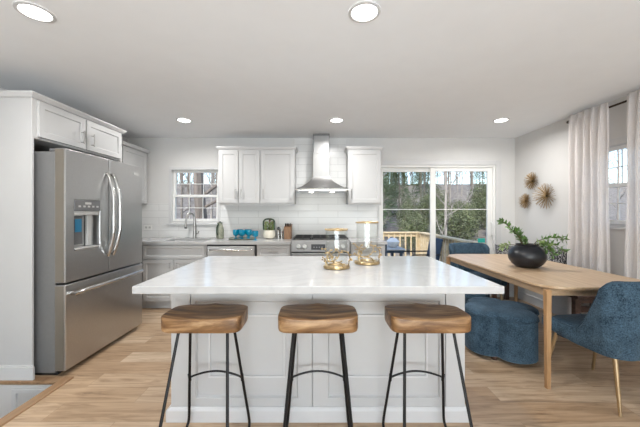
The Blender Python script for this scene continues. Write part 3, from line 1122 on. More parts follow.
# ------------------------------------------------------------------ bar stools
def make_stool():
    t = thing('bar_stool', '', 'stool', (0, 0, 0), 'bar stools at the island')
    # saddle seat
    W2, D2, zt, th = .206, .128, .765, .080
    def outline(n=64):
        pts = []
        for k in range(n):
            a = 2 * PI * k / n
            c_, s_ = math.cos(a), math.sin(a)
            e = .26 if s_ < 0 else .55
            px = W2 * math.copysign(abs(c_) ** e, c_)
            py = D2 * math.copysign(abs(s_) ** e, s_)
            pts.append((px, py))
        return pts
    OL = outline()
    def top(x, y):
        u = x / W2; v_ = y / D2
        dip = -.016 * (1 - u * u) * (1 - max(0, v_) ** 2 * .6) 
        pommel = .008 * math.exp(-(u / .18) ** 2) * max(0, v_)
        back = -.004 * max(0, v_)
        return zt + dip + pommel + back
    mb = MB()
    levels = [(.955, 'b', 0), (.985, 'b', .005), (1.0, 'b', .018), (1.0, 't', -.005), (.993, 't', -.001), (.98, 't', 0), (.8, 't', 0), (.6, 't', 0), (.4, 't', 0), (.2, 't', 0), (.02, 't', 0)]
    rgs = []
    for s_, kind, dz in levels:
        r_ = []
        for (x, y) in OL:
            px, py = x * s_, y * s_
            z = (zt - th + dz) if kind == 'b' else top(px, py) + dz
            r_.append((px, py, z))
        rgs.append(r_)
    mb.rings(rgs)
    mb.build('seat', M['mango_end'], t, smooth=True)
    # black rod frame: on each side one rod runs from seat front down to the floor, back along it and up to the seat rear
    zb = zt - th
    def spline(pts, n=7):
        out = []
        for i in range(len(pts) - 1):
            p0 = Vector(pts[max(i - 1, 0)]); p1 = Vector(pts[i]); p2 = Vector(pts[i + 1]); p3 = Vector(pts[min(i + 2, len(pts) - 1)])
            for k in range(n):
                u = k / n
                out.append(.5 * ((2 * p1) + (-p0 + p2) * u + (2 * p0 - 5 * p1 + 4 * p2 - p3) * u * u + (-p0 + 3 * p1 - 3 * p2 + p3) * u ** 3))
        out.append(Vector(pts[-1]))
        return out
    r = .0080
    for sx in (-1, 1):
        A_t, A_b = Vector((sx * .125, -.065, zb + .004)), Vector((sx * .182, -.255, r))
        B_t, B_b = Vector((sx * .118, .055, zb + .004)), Vector((sx * .185, .190, r))
        mb = MB()
        up = lambda a, b, f: a.lerp(b, f)
        pts = [up(A_t, A_b, f) for f in (0, .3, .6, .9)]
        pts += [A_b + (A_t - A_b) * .045, A_b + Vector((0, .012, .006)), A_b + (B_b - A_b) * .10]
        pts += [A_b.lerp(B_b, f) for f in (.3, .5, .7)]
        mb.tube(spline(pts, 5), r, 8)
        mb.build('front_leg', M['black_metal'], t, smooth=True)
        mb = MB()
        pts = [A_b.lerp(B_b, .7), A_b.lerp(B_b, .86), B_b + (A_b - B_b) * .05 + Vector((0, 0, .010)), B_b + (B_t - B_b) * .075]
        pts += [up(B_b, B_t, f) for f in (.25, .5, .75, 1)]
        mb.tube(spline(pts, 5), r, 8)
        mb.build('rear_leg', M['black_metal'], t, smooth=True)
    zc = .325
    f = (zb - zc) / zb
    J = [Vector((sx * .118, .055, zb)).lerp(Vector((sx * .185, .190, r)), f) for sx in (-1, 1)]
    pts = []
    for k in range(13):
        g = k / 12
        p = J[0].lerp(J[1], g)
        pts.append(p + Vector((0, .01, .032)) * math.sin(PI * g) ** .9)
    mb = MB(); mb.tube(pts, .006, 8)
    for j in J:
        mb.tube([j + Vector((0, -.006, .022)), j + Vector((0, .005, -.02))], .0092, 8)
    mb.build('footrest', M['black_metal'], t, smooth=True)
    return t
STOOL_Y = 1.622
labels = ['wooden saddle-seat bar stool at the left end of the island', 'wooden saddle-seat bar stool at the middle of the island', 'wooden saddle-seat bar stool at the right end of the island, near the blue pouf']
stool = make_stool()
for i, x in enumerate((-.595, 0.0, .575)):
    s_ = stool if i == 0 else copy_tree(stool)
    s_.location = (x, STOOL_Y, 0)
    s_['label'] = labels[i]

# ------------------------------------------------------------------ gold and glass vases on the island
def coral_vase(x, y, h, rg_, label, seed):
    rnd = random.Random(seed)
    z0 = .9105
    o = (x, y, z0)
    t = thing('hurricane_vase', label, 'vase', o, 'glass hurricane vases on the island')
    mb = MB(o)
    rb = rg_ + .016
    mb.lathe([(rb - .004, z0), (rb, z0 + .004), (rb, z0 + .016), (rb - .006, z0 + .020), (rg_ - .012, z0 + .020), (rg_ - .016, z0 + .014)], (x, y, 0), 36)
    mb.build('base', M['gold'], t, smooth=True)
    mb = MB(o)
    gz0 = z0 + .0205
    rings = []
    for r_, z in ((rg_, gz0), (rg_, z0 + h), (rg_ - .004, z0 + h), (rg_ - .004, gz0)):
        rings.append([(x + r_ * math.cos(2 * PI * k / 40), y + r_ * math.sin(2 * PI * k / 40), z) for k in range(40)])
    mb.rings(rings, closed=True)
    mb.build('glass_cylinder', M['clear_glass'], t, smooth=True)
    mb = MB(o)
    pts = [(x + (rg_ - .002) * math.cos(2 * PI * k / 40), y + (rg_ - .002) * math.sin(2 * PI * k / 40), z0 + h) for k in range(40)]
    mb.tube(pts, .0055, 8, closed=True)
    for k in range(14):
        a = rnd.uniform(0, 2 * PI)
        mb.sphere((x + rg_ * math.cos(a), y + rg_ * math.sin(a), z0 + h + rnd.uniform(-.002, .003)), rnd.uniform(.005, .008), u=7, v=5)
    mb.build('rim', M['gold'], t, smooth=True)
    # twining branches
    for b_ in range(5):
        a0 = 2 * PI * b_ / 5 + rnd.uniform(-.3, .3)
        pts = []
        sgn = 1 if b_ % 2 else -1
        rr = rg_ + .008
        n = 22
        for k in range(n):
            f = k / (n - 1)
            a = a0 + sgn * (1.15 * f + .30 * math.sin(f * 7 + b_))
            z = z0 + .018 + (h * .40) * f + .012 * math.sin(f * 9)
            ro = rr + .010 * math.sin(PI * f)
            pts.append(Vector((x + ro * math.cos(a), y + ro * math.sin(a), z)))
        mb = MB(o)
        mb.tube(pts, [.0042 - .0015 * k / (n - 1) for k in range(n)], 7)
        for k in range(5, n, 3):
            p = pts[k]
            out = Vector((p.x - x, p.y - y, 0)).normalized()
            tang = Vector((-out.y, out.x, 0)) * rnd.choice((-1, 1))
            d_ = (out * rnd.uniform(.3, .9) + tang * .8 + Vector((0, 0, rnd.uniform(-.2, .8)))).normalized()
            q = p + d_ * .022
            mb.tube([p, p + d_ * .012, q], [.003, .0026, .002], 6)
            mb.sphere(q, .0075, (1, 1, .8), 7, 5)
        mb.build('branch', M['gold'], t, smooth=True)
coral_vase(.127, 2.06, .262, .075, 'shorter gold-rimmed glass vase on the island', 3)
coral_vase(.366, 2.24, .306, .079, 'taller gold-rimmed glass vase on the island, at right', 5)

# ------------------------------------------------------------------ things on the back counter
CZ = .9105
# grey-green jug
o = (-1.437, 4.40, CZ)
t = thing('jug', 'grey-green ceramic jug with dark handle right of the faucet', 'jug', o)
mb = MB(o)
prof = [(.040, 0), (.052, .006), (.057, .06), (.056, .12), (.050, .165), (.040, .195), (.034, .21), (.038, .228), (.034, .228), (.030, .21), (.036, .19), (.045, .16), (.048, .02)]
mb.lathe([(r_, CZ + z) for r_, z in prof], (o[0], o[1], 0), 24)
mb.build('body', M['jug_green'], t, smooth=True)
mb = MB(o); mb.tube([(o[0] - .02, o[1] - .05, CZ + .06), (o[0] - .02, o[1] - .085, CZ + .09), (o[0] - .018, o[1] - .085, CZ + .17), (o[0] - .008, o[1] - .038, CZ + .215)], .011, 8)
mb.build('handle', M['dark_green'], t, smooth=True)
mb = MB(o); mb.lathe([(.038, CZ + .229), (.036, CZ + .236), (.014, CZ + .242), (.012, CZ + .252), (.004, CZ + .255)], (o[0], o[1], 0), 20)
mb.build('lid', M['dark_green'], t, smooth=True)

# tray with goblets
o = (-1.10, 4.34, CZ)
mb = MB(o)
mb.lathe([(.165, CZ), (.185, CZ + .004), (.195, CZ + .016), (.190, CZ + .016), (.178, CZ + .007), (.02, CZ + .006)], (o[0], o[1], 0), 36)
tag(mb.build('serving_tray', M['jug_green'], smooth=True), 'round grey-green tray holding blue goblets on the counter', 'tray')

def goblet():
    t = thing('goblet', '', 'goblet', (0, 0, 0), 'blue goblets on the counter')
    mb = MB()
    mb.lathe([(.030, .048), (.040, .062), (.0425, .09), (.041, .128), (.0385, .128), (.039, .09), (.034, .064), (.010, .054)], (0, 0, 0), 20)
    mb.build('bowl', M['blue_glass'], t, smooth=True)
    mb = MB(); mb.lathe([(.033, 0), (.033, .003), (.012, .010), (.008, .025), (.012, .042), (.026, .0475)], (0, 0, 0), 18)
    mb.build('stem', M['blue_glass'], t, smooth=True)
    return t
g0 = goblet()
zt_ = CZ + .0075
spots = [(-1.178, 4.30, zt_, 'leftmost blue goblet on the front of the round tray'), (-1.078, 4.26, zt_, 'middle blue goblet on the front of the round tray'),
         (-.985, 4.29, zt_, 'rightmost blue goblet on the front of the round tray'), (-1.145, 4.41, zt_, 'blue goblet at the back left of the round tray'),
         (-1.035, 4.42, zt_, 'blue goblet at the back right of the round tray'), (-.872, 4.17, CZ, 'blue goblet standing alone right of the tray')]
for i, (x, y, z, lb) in enumerate(spots):
    g = g0 if i == 0 else copy_tree(g0)
    g.location = (x, y, z)
    g['label'] = lb

# cream crock with dark-green arch
o = (-.715, 4.40, CZ)
t = thing('utensil_crock', 'cream crock holding wooden utensils and greenery on the counter', 'crock', o)
mb = MB(o)
mb.lathe([(.055, CZ), (.080, CZ + .015), (.092, CZ + .06), (.085, CZ + .10), (.072, CZ + .125), (.066, CZ + .125), (.076, CZ + .095), (.082, CZ + .06), (.05, CZ + .02)], (o[0], o[1], 0), 26)
mb.build('pot', M['ceramic_cream'], t, smooth=True)
mb = MB(o)
mb.tube([(o[0] - .078, o[1] - .02, CZ + .13)] + [(o[0] - .082 * math.cos(PI * k / 12), o[1] - .02, CZ + .225 + .065 * math.sin(PI * k / 12) ** .6) for k in range(13)] + [(o[0] + .078, o[1] - .02, CZ + .13)], .012, 8)
mb.build('arched_handle', M['dark_green'], t, smooth=True)
for dx, a, hgt in ((-.035, -.12, .25), (0.0, .05, .28), (.03, .15, .255)):
    mb = MB(o)
    p0 = Vector((o[0] + dx * .5, o[1] - .01, CZ + .03)); p1 = Vector((o[0] + dx + a * .12, o[1], CZ + hgt - .03)); p2 = Vector((o[0] + dx + a * .16, o[1], CZ + hgt))
    mb.tube([p0, p1, p1.lerp(p2, .3), p2], [.006, .006, .017, .012], 8)
    mb.build('spoon', M['knife_wood'], t, smooth=True)
mb = MB(o)
rnd = random.Random(2)
for k in range(110):
    a = rnd.uniform(0, 2 * PI)
    p = Vector((o[0] + .04 * math.cos(a), o[1] + .04 * math.sin(a), CZ + rnd.uniform(.11, .23)))
    d_ = Vector((math.cos(a), math.sin(a), rnd.uniform(.3, 1.6)))
    mb.quad_leaf(p, d_, Vector((rnd.uniform(-1, 1), rnd.uniform(-1, 1), 1)), .05, .024)
mb.build('foliage', M['leaf_light'], t, recalc=False)

# shakers and wooden block
for i, (x, hh, lb) in enumerate(((-.578, .17, 'left steel pepper mill beside the cream crock'), (-.528, .15, 'right steel pepper mill beside the walnut block'))):
    o = (x, 4.38, CZ)
    t = thing('pepper_mill', lb, 'mill', o, 'steel mills on the counter')
    mb = MB(o); mb.lathe([(.022, CZ), (.023, CZ + .01), (.017, CZ + hh * .5), (.021, CZ + hh * .75)], (x, 4.38, 0), 18)
    mb.build('body', M['chrome'], t, smooth=True)
    mb = MB(o); mb.lathe([(.021, CZ + hh * .752), (.021, CZ + hh * .95), (.012, CZ + hh), (.004, CZ + hh * 1.03)], (x, 4.38, 0), 18)
    mb.build('cap', M['light_grey'] if i else M['black_plastic'], t, smooth=True)
o = (-.44, 4.36, CZ)
t = thing('knife_block', 'brown wooden knife block left of the range', 'knife block', o)
mb = MB(o)
mb.rings([[(-.490, 4.31, CZ), (-.385, 4.31, CZ), (-.385, 4.45, CZ), (-.490, 4.45, CZ)],
          [(-.490, 4.33, CZ + .17), (-.385, 4.33, CZ + .17), (-.385, 4.50, CZ + .21), (-.490, 4.50, CZ + .21)]])
mb.build('block', M['knife_wood'], t, bevel=.004)
for k in range(4):
    x = -.475 + k * .025
    mb = MB(o); mb.tube([(x, 4.38 + .02 * (k % 2), CZ + .18), (x, 4.37 + .02 * (k % 2), CZ + .225)], .008, 8)
    mb.build('knife_handle', M['black_plastic'], t, smooth=True)

# ------------------------------------------------------------------ dining table
def round_rect(x0, x1, y0, y1, r, n=10, bulge=0.0):
    pts = []
    for cx_, cy_, a0 in ((x1 - r, y1 - r, 0), (x0 + r, y1 - r, 90), (x0 + r, y0 + r, 180), (x1 - r, y0 + r, 270)):
        for k in range(n + 1):
            a = R(a0 + 90 * k / n)
            pts.append((cx_ + r * math.cos(a), cy_ + r * math.sin(a)))
    return pts
TX0, TX1, TY0, TY1 = 1.640, 2.600, 2.165, 3.94
o = (2.12, 3.05, 0)
t = thing('dining_table', 'light oak dining table with rounded corners', 'table', o)
pts = round_rect(TX0, TX1, TY0, TY1, .20)
ins = round_rect(TX0 + .014, TX1 - .014, TY0 + .014, TY1 - .014, .19)
mb = MB(o)
mb.rings([[(x, y, .722) for x, y in ins], [(x, y, .735) for x, y in pts], [(x, y, .748) for x, y in pts], [(x, y, .750) for x, y in round_rect(TX0 + .003, TX1 - .003, TY0 + .003, TY1 - .003, .198)]])
mb.build('tabletop', M['oak'], t)
mb = MB(o)
ax0, ax1, ay0, ay1 = TX0 + .06, TX1 - .06, TY0 + .09, TY1 - .09
mb.box(ax0, ax0 + .02, ay0, ay1, .665, .7215)
mb.box(ax1 - .02, ax1, ay0, ay1, .665, .7215)
mb.box(ax0 + .02, ax1 - .02, ay0, ay0 + .02, .665, .7215)
mb.box(ax0 + .02, ax1 - .02, ay1 - .02, ay1, .665, .7215)
mb.build('apron', M['oak'], t, bevel=.002)
for (x, y, sx, sy) in ((TX0 + .052, TY0 + .048, -1, -1), (TX1 - .044, TY0 + .055, 1, -1), (TX0 + .044, TY1 - .065, -1, 1), (TX1 - .044, TY1 - .065, 1, 1)):
    mb = MB(o)
    a, b_ = .0195, .0145
    mb.frustum((x - b_ + sx * .006, x + b_ + sx * .006, y - b_ + sy * .01, y + b_ + sy * .01, 0), (x - a, x + a, y - a, y + a, .7215))
    mb.build('leg', M['oak_leg'], t, bevel=.004)

# ------------------------------------------------------------------ blue upholstered chairs
def make_chair():
    t = thing('dining_chair', '', 'chair', (0, 0, 0), 'blue velvet dining chairs')
    # local: front towards +y, back towards -y
    hw, yb, yf, rc = .252, -.275, .275, .13
    path = []
    path.append((-hw + .012, yf))
    for k in range(1, 9):
        path.append((-hw + .012 * (1 - k / 9), yf + (yb + rc - yf) * k / 9))
    for k in range(0, 9):
        a = R(180 + 90 * k / 8)
        path.append((-hw + rc + rc * math.cos(a), yb + rc + rc * math.sin(a)))
    for k in range(1, 7):
        path.append((-hw + rc + (2 * hw - 2 * rc) * k / 7, yb))
    full = path + [(-x, y) for x, y in path[:18][::-1]]
    n = len(full)
    def topz(x, y):
        f = (yf - y) / (yf - yb)
        if f < .47:
            z = .478 - .012 * f
        else:
            u = min(1, (f - .47) / .45)
            u = u * u * (3 - 2 * u)
            z = .4724 + .385 * u
        return z + (.008 * (1 - (x / hw) ** 2) if f > .9 else 0)
    def botz(y):
        f = (yf - y) / (yf - yb)
        return .385 - .03 * min(1, f * 2.2)
    cx_, cy_ = 0, .03
    th = .05
    cols = []
    for i, (x, y) in enumerate(full):
        a = Vector(full[max(i - 1, 0)]); b_ = Vector(full[min(i + 1, n - 1)])
        tg = (b_ - a).normalized()
        nr = Vector((tg.y, -tg.x))      # outward normal for this winding
        if nr.dot(Vector((x, y)) - Vector((0, .05))) < 0:
            nr = -nr
        z0, z1 = botz(y), topz(x, y)
        ring = []
        flare = lambda z: (z - .40) * (.03 + .06 * (y < yb + rc))
        for z, off in ((z0, -.012), (z0 + .02, 0), ((z0 + z1) / 2, 0), (z1 - .03, 0), (z1 - .008, -.008), (z1, -th / 2), (z1 - .008, -th + .008), (z1 - .03, -th), ((z0 + z1) / 2, -th), (z0 + .02, -th), (z0, -th + .012)):
            f_ = flare(z) if z > .40 else 0
            p = Vector((x, y)) + nr * (off + f_)
            ring.append((p.x, p.y, z))
        cols.append(ring)
    mb = MB()
    mb.rings(cols)
    mb.build('shell', M['velvet'], t, smooth=True)
    # seat cushion
    mb = MB()
    def cush(s_, z, n_=9):
        pts_ = []
        w2 = hw - th - .002
        for px, py in round_rect(-w2, w2, yb + th + .004, yf + .012, .085, n_):
            pts_.append((px * s_, .02 + (py - .02) * s_, z))
        return pts_
    mb.rings([cush(.96, .362), cush(1, .375), cush(1, .44), cush(.985, .455), cush(.93, .466), cush(.7, .472), cush(.3, .474), cush(.02, .474)])
    mb.build('seat_cushion', M['velvet_inner'], t, smooth=True)
    # seam piping on the shell's rim
    mb = MB()
    pts_ = []
    for i, rg1 in enumerate(cols):
        p = Vector(rg1[4])
        pts_.append(p)
    mb.tube(pts_, .004, 6)
    mb.build('piping', M['velvet_inner'], t, smooth=True)
    mb = MB(); mb.prism(round_rect(-.20, .20, -.21, .23, .05), .345, .361)
    mb.build('seat_base', M['black_plastic'], t)
    for sx, y0, y1, x0_, x1_ in ((-1, -.205, -.240, .195, .200), (1, -.205, -.240, .195, .200), (-1, .20, .285, .19, .205), (1, .20, .27, .20, .235)):
        mb = MB(); mb.tube([(sx * x0_, y0, .36), (sx * x1_, y1, 0)], [.0155, .009], 14)
        mb.build('leg', M['brass'], t, smooth=True)
    return t
ch = make_chair()
ch.location = (2.072, 2.165, 0)
ch.rotation_euler = (0, 0, R(9))
ch['label'] = 'blue velvet chair with brass legs at the near end of the table'
c2 = copy_tree(ch)
c2.location = (2.11, 4.00, 0)
c2.rotation_euler = (0, 0, R(180))
c2['label'] = 'blue velvet chair at the far end of the table by the sliding door'

# ------------------------------------------------------------------ blue velvet poufs
def make_pouf():
    t = thing('pouf', '', 'pouf', (0, 0, 0), 'scalloped blue poufs beside the table')
    n = 72
    def ring(s_, z):
        r_ = []
        for k in range(n):
            a = 2 * PI * k / n
            q = abs(math.cos(2 * (a - R(8))))
            rad = .224 + .102 * q ** .6
            rad = rad - (1 - s_)
            r_.append((rad * math.cos(a), rad * 1.04 * math.sin(a), z))
        return r_
    mb = MB()
    mb.rings([ring(.985, .035), ring(1, .045), ring(1, .36), ring(.998, .378)])
    mb.build('body', M['velvet'], t, smooth=True)
    mb = MB()
    mb.rings([ring(.998, .3785), ring(1.006, .388), ring(1.002, .402), ring(.985, .415), ring(.95, .424), ring(.88, .428), ring(.78, .43)])
    mb.build('top_cushion', M['velvet'], t, smooth=True)
    mb = MB(); mb.tube([(x, y, .3785) for x, y, z in ring(1.004, 0)], .005, 6, closed=True)
    mb.build('piping', M['velvet_inner'], t, smooth=True)
    for sx in (-1, 1):
        for sy in (-1, 1):
            mb = MB(); mb.lathe([(.022, 0), (.026, .034)], (sx * .15, sy * .16, 0), 14)
            mb.build('foot', M['dark_wood'], t, smooth=True)
    return t
pf = make_pouf()
pf.location = (1.70, 2.80, 0)
pf['label'] = 'scalloped blue velvet pouf tucked under the near left side of the table'
p2 = copy_tree(pf)
p2.location = (1.66, 3.495, 0)
p2['label'] = 'scalloped blue velvet pouf behind the other one, mostly hidden by the island'

# ------------------------------------------------------------------ dark bench with patterned pillows
o = (2.69, 3.75, 0)
t = thing('dining_bench', 'dark wooden bench along the right wall beyond the table', 'bench', o)
mb = MB(o); mb.box(2.595, 2.845, 3.0, 4.52, .42, .455)
mb.build('seat', M['dark_wood'], t, bevel=.004)
for y in (3.03, 4.45):
    for x in (2.60, 2.785):
        mb = MB(o); mb.box(x, x + .055, y, y + .05, 0, .4195)
        mb.build('leg', M['dark_wood'], t, bevel=.003)
    mb = MB(o); mb.box(2.656, 2.784, y + .01, y + .04, .28, .34); mb.box(2.656, 2.784, y + .01, y + .04, .37, .4195)
    mb.build('stretcher', M['dark_wood'], t, bevel=.003)

def pillow(loc, rot, label, sz=.43):
    t = thing('throw_pillow', label, 'pillow', loc, 'patterned pillows on the bench')
    n = 14
    mb = MB()
    def sheet(sgn):
        g = []
        for i in range(n + 1):
            row = []
            for j in range(n + 1):
                u, v_ = i / n * 2 - 1, j / n * 2 - 1
                k = (1 - u ** 4) * (1 - v_ ** 4)
                pin = 1 - .06 * (1 - abs(u)) ** .5 * abs(v_) ** 4 - .06 * (1 - abs(v_)) ** .5 * abs(u) ** 4
                row.append(mb.v((sgn * .075 * max(0, k) ** .5, u * sz / 2 * pin, v_ * sz / 2 * pin)))
            g.append(row)
        for i in range(n):
            for j in range(n):
                mb.face([g[i][j], g[i + 1][j], g[i + 1][j + 1], g[i][j + 1]])
    sheet(1); sheet(-1)
    c_ = mb.build('cover', M['pillow'], t, smooth=True, weld=True)
    t.rotation_euler = rot
pillow((2.885, 3.71, .665), (0, R(12), 0), 'black and white patterned pillow on the bench right of the vase', .42)
pillow((2.79, 4.40, .645), (R(0), R(10), R(52)), 'black and white patterned pillow at the far end of the bench, left of the vase', .345)

# ------------------------------------------------------------------ potted plant on the table
px_, py_, pz_ = 2.075, 2.98, .7505
o = (px_, py_, pz_)
t = thing('potted_plant', 'round black vase with green leafy branches on the dining table', 'plant', o)
prof = [(.085, 0), (.105, .004), (.150, .035), (.180, .08), (.186, .115), (.176, .155), (.145, .190), (.112, .207), (.106, .215), (.112, .228), (.108, .230), (.098, .215), (.104, .20), (.10, .19)]
mb = MB(o); mb.lathe([(r_, pz_ + z) for r_, z in [(r_ * .88, z) for r_, z in prof]], (px_, py_, 0), 40)
mb.build('vase', M['vase_black'], t, smooth=True)
mb = MB(o); mb.lathe([(.083, pz_ + .193), (.083, pz_ + .203)], (px_, py_, 0), 24); mb.build('soil', M['soil'], t)
rnd = random.Random(11)
def branch(pts, nl, L, mat='leaf', start=.25, Wf=.45):
    pts = [Vector(p) for p in pts]
    # smooth path
    path = []
    for i in range(len(pts) - 1):
        p0 = pts[max(i - 1, 0)]; p1 = pts[i]; p2 = pts[i + 1]; p3 = pts[min(i + 2, len(pts) - 1)]
        for k in range(6):
            u = k / 6
            path.append(.5 * ((2 * p1) + (-p0 + p2) * u + (2 * p0 - 5 * p1 + 4 * p2 - p3) * u * u + (-p0 + 3 * p1 - 3 * p2 + p3) * u ** 3))
    path.append(pts[-1])
    mb = MB(o); mb.tube(path, [.0045 - .0028 * i / (len(path) - 1) for i in range(len(path))], 6)
    s_ = mb.build('stem', M['stem'], t, smooth=True)
    mb = MB(o)
    for k in range(nl):
        f = start + (1 - start) * k / (nl - 1)
        i = min(int(f * (len(path) - 1)), len(path) - 2)
        p = path[i].lerp(path[i + 1], f * (len(path) - 1) - i)
        tg = (path[i + 1] - path[i]).normalized()
        a = k * 2.4 + rnd.uniform(-.4, .4)
        s1 = tg.orthogonal().normalized(); s2 = tg.cross(s1)
        sd = s1 * math.cos(a) + s2 * math.sin(a)
        d_ = (sd + tg * .65 + Vector((0, 0, .15))).normalized()
        l_ = L * rnd.uniform(.75, 1.15)
        mb.quad_leaf(p, d_, tg + Vector((rnd.uniform(-.4, .4), -.5, .8)), l_, l_ * Wf)
    mb.build('leaves', M[mat], s_, recalc=False)
q = pz_ + .20
branch([(px_ - .03, py_, q), (px_ - .07, py_ - .01, q + .08), (px_ - .15, py_ - .02, q + .16), (px_ - .235, py_ - .03, q + .235), (px_ - .275, py_ - .03, q + .25)], 34, .056, start=.2, Wf=.6)
branch([(px_ - .05, py_, q), (px_ - .075, py_ - .02, q + .07), (px_ - .10, py_ - .02, q + .14), (px_ - .13, py_ - .01, q + .16)], 30, .055, Wf=.6)
branch([(px_ - .02, py_ + .03, q), (px_ - .045, py_ + .04, q + .07), (px_ - .05, py_ + .04, q + .11)], 24, .045, 'leaf_light', Wf=.6)
branch([(px_ - .03, py_ - .03, q), (px_ - .05, py_ - .05, q + .05), (px_ - .06, py_ - .06, q + .08)], 22, .045, Wf=.6)
branch([(px_ - .06, py_ + .02, q), (px_ - .14, py_ + .04, q + .02), (px_ - .22, py_ + .05, q - .01)], 16, .05, 'leaf_light', .45)
branch([(px_ + .06, py_, q), (px_ + .09, py_ - .01, q + .055), (px_ + .16, py_ - .02, q + .08), (px_ + .26, py_ - .03, q + .10), (px_ + .36, py_ - .02, q + .075)], 26, .070, start=.42, Wf=.48)
branch([(px_ + .07, py_ - .02, q), (px_ + .12, py_ - .05, q + .03), (px_ + .20, py_ - .08, q + .03), (px_ + .28, py_ - .10, q - .03)], 26, .065, start=.2, Wf=.5)
branch([(px_ + .05, py_ - .05, q), (px_ + .10, py_ - .11, q + .01), (px_ + .14, py_ - .16, q - .06)], 22, .06, start=.2, Wf=.5)
branch([(px_ + .05, py_ - .02, q), (px_ + .09, py_ - .06, q + .04), (px_ + .15, py_ - .10, q + .01)], 20, .06, 'leaf_light', start=.2, Wf=.5)

# ------------------------------------------------------------------ starburst wall ornaments
def starburst(y, z, r, label, seed):
    rnd = random.Random(seed)
    o = (RW - .001, y, z)
    t = thing('starburst_ornament', label, 'wall ornament', o, 'gold starburst ornaments on the right wall')
    mb = MB(o); mb.sphere((RW - .022, y, z), .020, u=12, v=8)
    mb.build('hub', M['dark_bronze'], t, smooth=True)
    mb = MB(o)
    n = 84
    for k in range(n):
        # hemisphere of needles pointing into the room
        u = (k + .5) / n
        ct = 1 - .93 * u
        sn = math.sqrt(max(0, 1 - ct * ct))
        a = k * 2.39996
        d_ = Vector((-ct * .42, sn * math.cos(a), sn * math.sin(a))).normalized()
        L = r * rnd.uniform(.86, 1.04)
        c_ = Vector((RW - .022, y, z))
        mb.tube([c_, c_ + d_ * L], [.0020, .0026], 5)
    mb.build('spikes', M['gold_spike'], t)
starburst(4.20, 1.735, .125, 'upper gold starburst ornament on the right wall', 1)
starburst(3.94, 1.51, .170, 'largest gold starburst ornament, at right on the wall', 2)
starburst(4.33, 1.46, .110, 'smallest gold starburst ornament, lower left of the three', 3)

# ------------------------------------------------------------------ curtains and rod
RX = 2.935
o = (RX, 2.75, 2.352)
t = thing('curtain_rod', 'dark curtain rod above the right window', 'curtain rod', o)
mb = MB(o); mb.tube([(RX, 2.0, 2.352), (RX, 3.50, 2.352)], .010, 10); mb.build('rod', M['dark_bronze'], t, smooth=True)
for y in (1.99, 3.515):
    mb = MB(o); mb.sphere((RX, y, 2.352), .019, (1, 1.2, 1)); mb.build('finial', M['dark_bronze'], t, smooth=True)
for y in (2.05, 2.80, 3.47):
    mb = MB(o); mb.tube([(RX, y, 2.34), (RW - .001, y, 2.34)], .006, 8); mb.build('bracket', M['dark_bronze'], t, smooth=True)
def curtain(y0, y1, folds, label, seed, spread=.03):
    rnd = random.Random(seed)
    o = (RX, (y0 + y1) / 2, 0)
    n, mz = folds * 14, 26
    ph = [rnd.uniform(-.6, .6) for _ in range(folds + 2)]
    mb = MB(o)
    sheets = []
    for off in (0, .0015):
        g = []
        for j in range(mz + 1):
            f = j / mz
            z = 2.40 - (2.40 - .02) * f
            row = []
            for i in range(n + 1):
                u = i / n
                k = u * folds
                amp = .030 + .014 * math.sin(3.1 * k + ph[int(k)] * 3) * f + .008 * f
                if z > 2.36:
                    amp *= .55
                elif z > 2.32:
                    amp *= .8
                dx = amp * math.sin(2 * PI * k + ph[int(k)] * f * 1.2) + .006 * math.sin(11 * f + k * 2)
                yy = y0 + (y1 - y0) * u + .012 * math.sin(4 * PI * k + 1) + (u - .5) * spread * f * f
                row.append(mb.v((RX - .044 + dx * .8 + off, yy, z)))
            g.append(row)
        sheets.append(g)
    g = sheets[0]
    for g in sheets[:1]:
        for j in range(mz):
            for i in range(n):
                mb.face([g[j][i], g[j][i + 1], g[j + 1][i + 1], g[j + 1][i]])
    for v_ in [v_ for r_ in sheets[1] for v_ in r_]:
        mb.bm.verts.remove(v_)
    c_ = mb.build('curtain', M['linen'], smooth=True, recalc=False)
    sd = c_.modifiers.new('thickness', 'SOLIDIFY')
    sd.thickness = .0015
    tag(c_, label, 'curtain', 'beige linen curtains')
curtain(2.995, 3.445, 5, 'beige linen curtain left of the right window, behind the table', 4)
curtain(2.40, 2.795, 5, 'beige linen curtain right of the right window, at the picture edge', 9)

# ------------------------------------------------------------------ outside: deck
DZ = -.15
mb = MB()
mb.box(-1.2, 2.80, BW + .16, 7.95, DZ - .06, DZ)
struct(mb.build('deck_floor', M['deck_boards']), 'wooden deck floor outside the door')

def railing(name, label, p0, p1, nb, posts):
    p0, p1 = Vector((*p0, 0)), Vector((*p1, 0))
    o = (p0.x, p0.y, DZ)
    t = thing(name, label, 'railing', o, 'pine deck railings')
    d_ = (p1 - p0); L = d_.length; d_.normalize(); s_ = Vector((-d_.y, d_.x, 0))
    def rail(nm, z0, z1, w_):
        mb = MB(o)
        c = [p0 + s_ * w_, p0 - s_ * w_, p1 - s_ * w_, p1 + s_ * w_]
        mb.rings([[(q_.x, q_.y, z0) for q_ in c], [(q_.x, q_.y, z1) for q_ in c]])
        mb.build(nm, M['pine'], t, bevel=.004)
    rail('cap_rail', .765, .80, .07)
    rail('upper_rail', .675, .7645, .02)
    rail('lower_rail', -.06, .02, .02)
    for k in range(nb):
        q_ = p0 + d_ * (L * (k + .5) / nb) + s_ * .038
        mb = MB(o); mb.box(q_.x - .017, q_.x + .017, q_.y - .017, q_.y + .017, -.08, .764)
        mb.build('baluster', M['pine'], t)
    for k in range(posts):
        q_ = p0 + d_ * (L * (k + .0) / max(1, posts - 1)) - s_ * .065
        mb = MB(o); mb.box(q_.x - .044, q_.x + .044, q_.y - .044, q_.y + .044, DZ, .764)
        mb.build('post', M['pine'], t)
railing('deck_railing', 'pine deck railing along the far edge of the deck', (2.62, 7.80), (-1.1, 7.80), 26, 3)
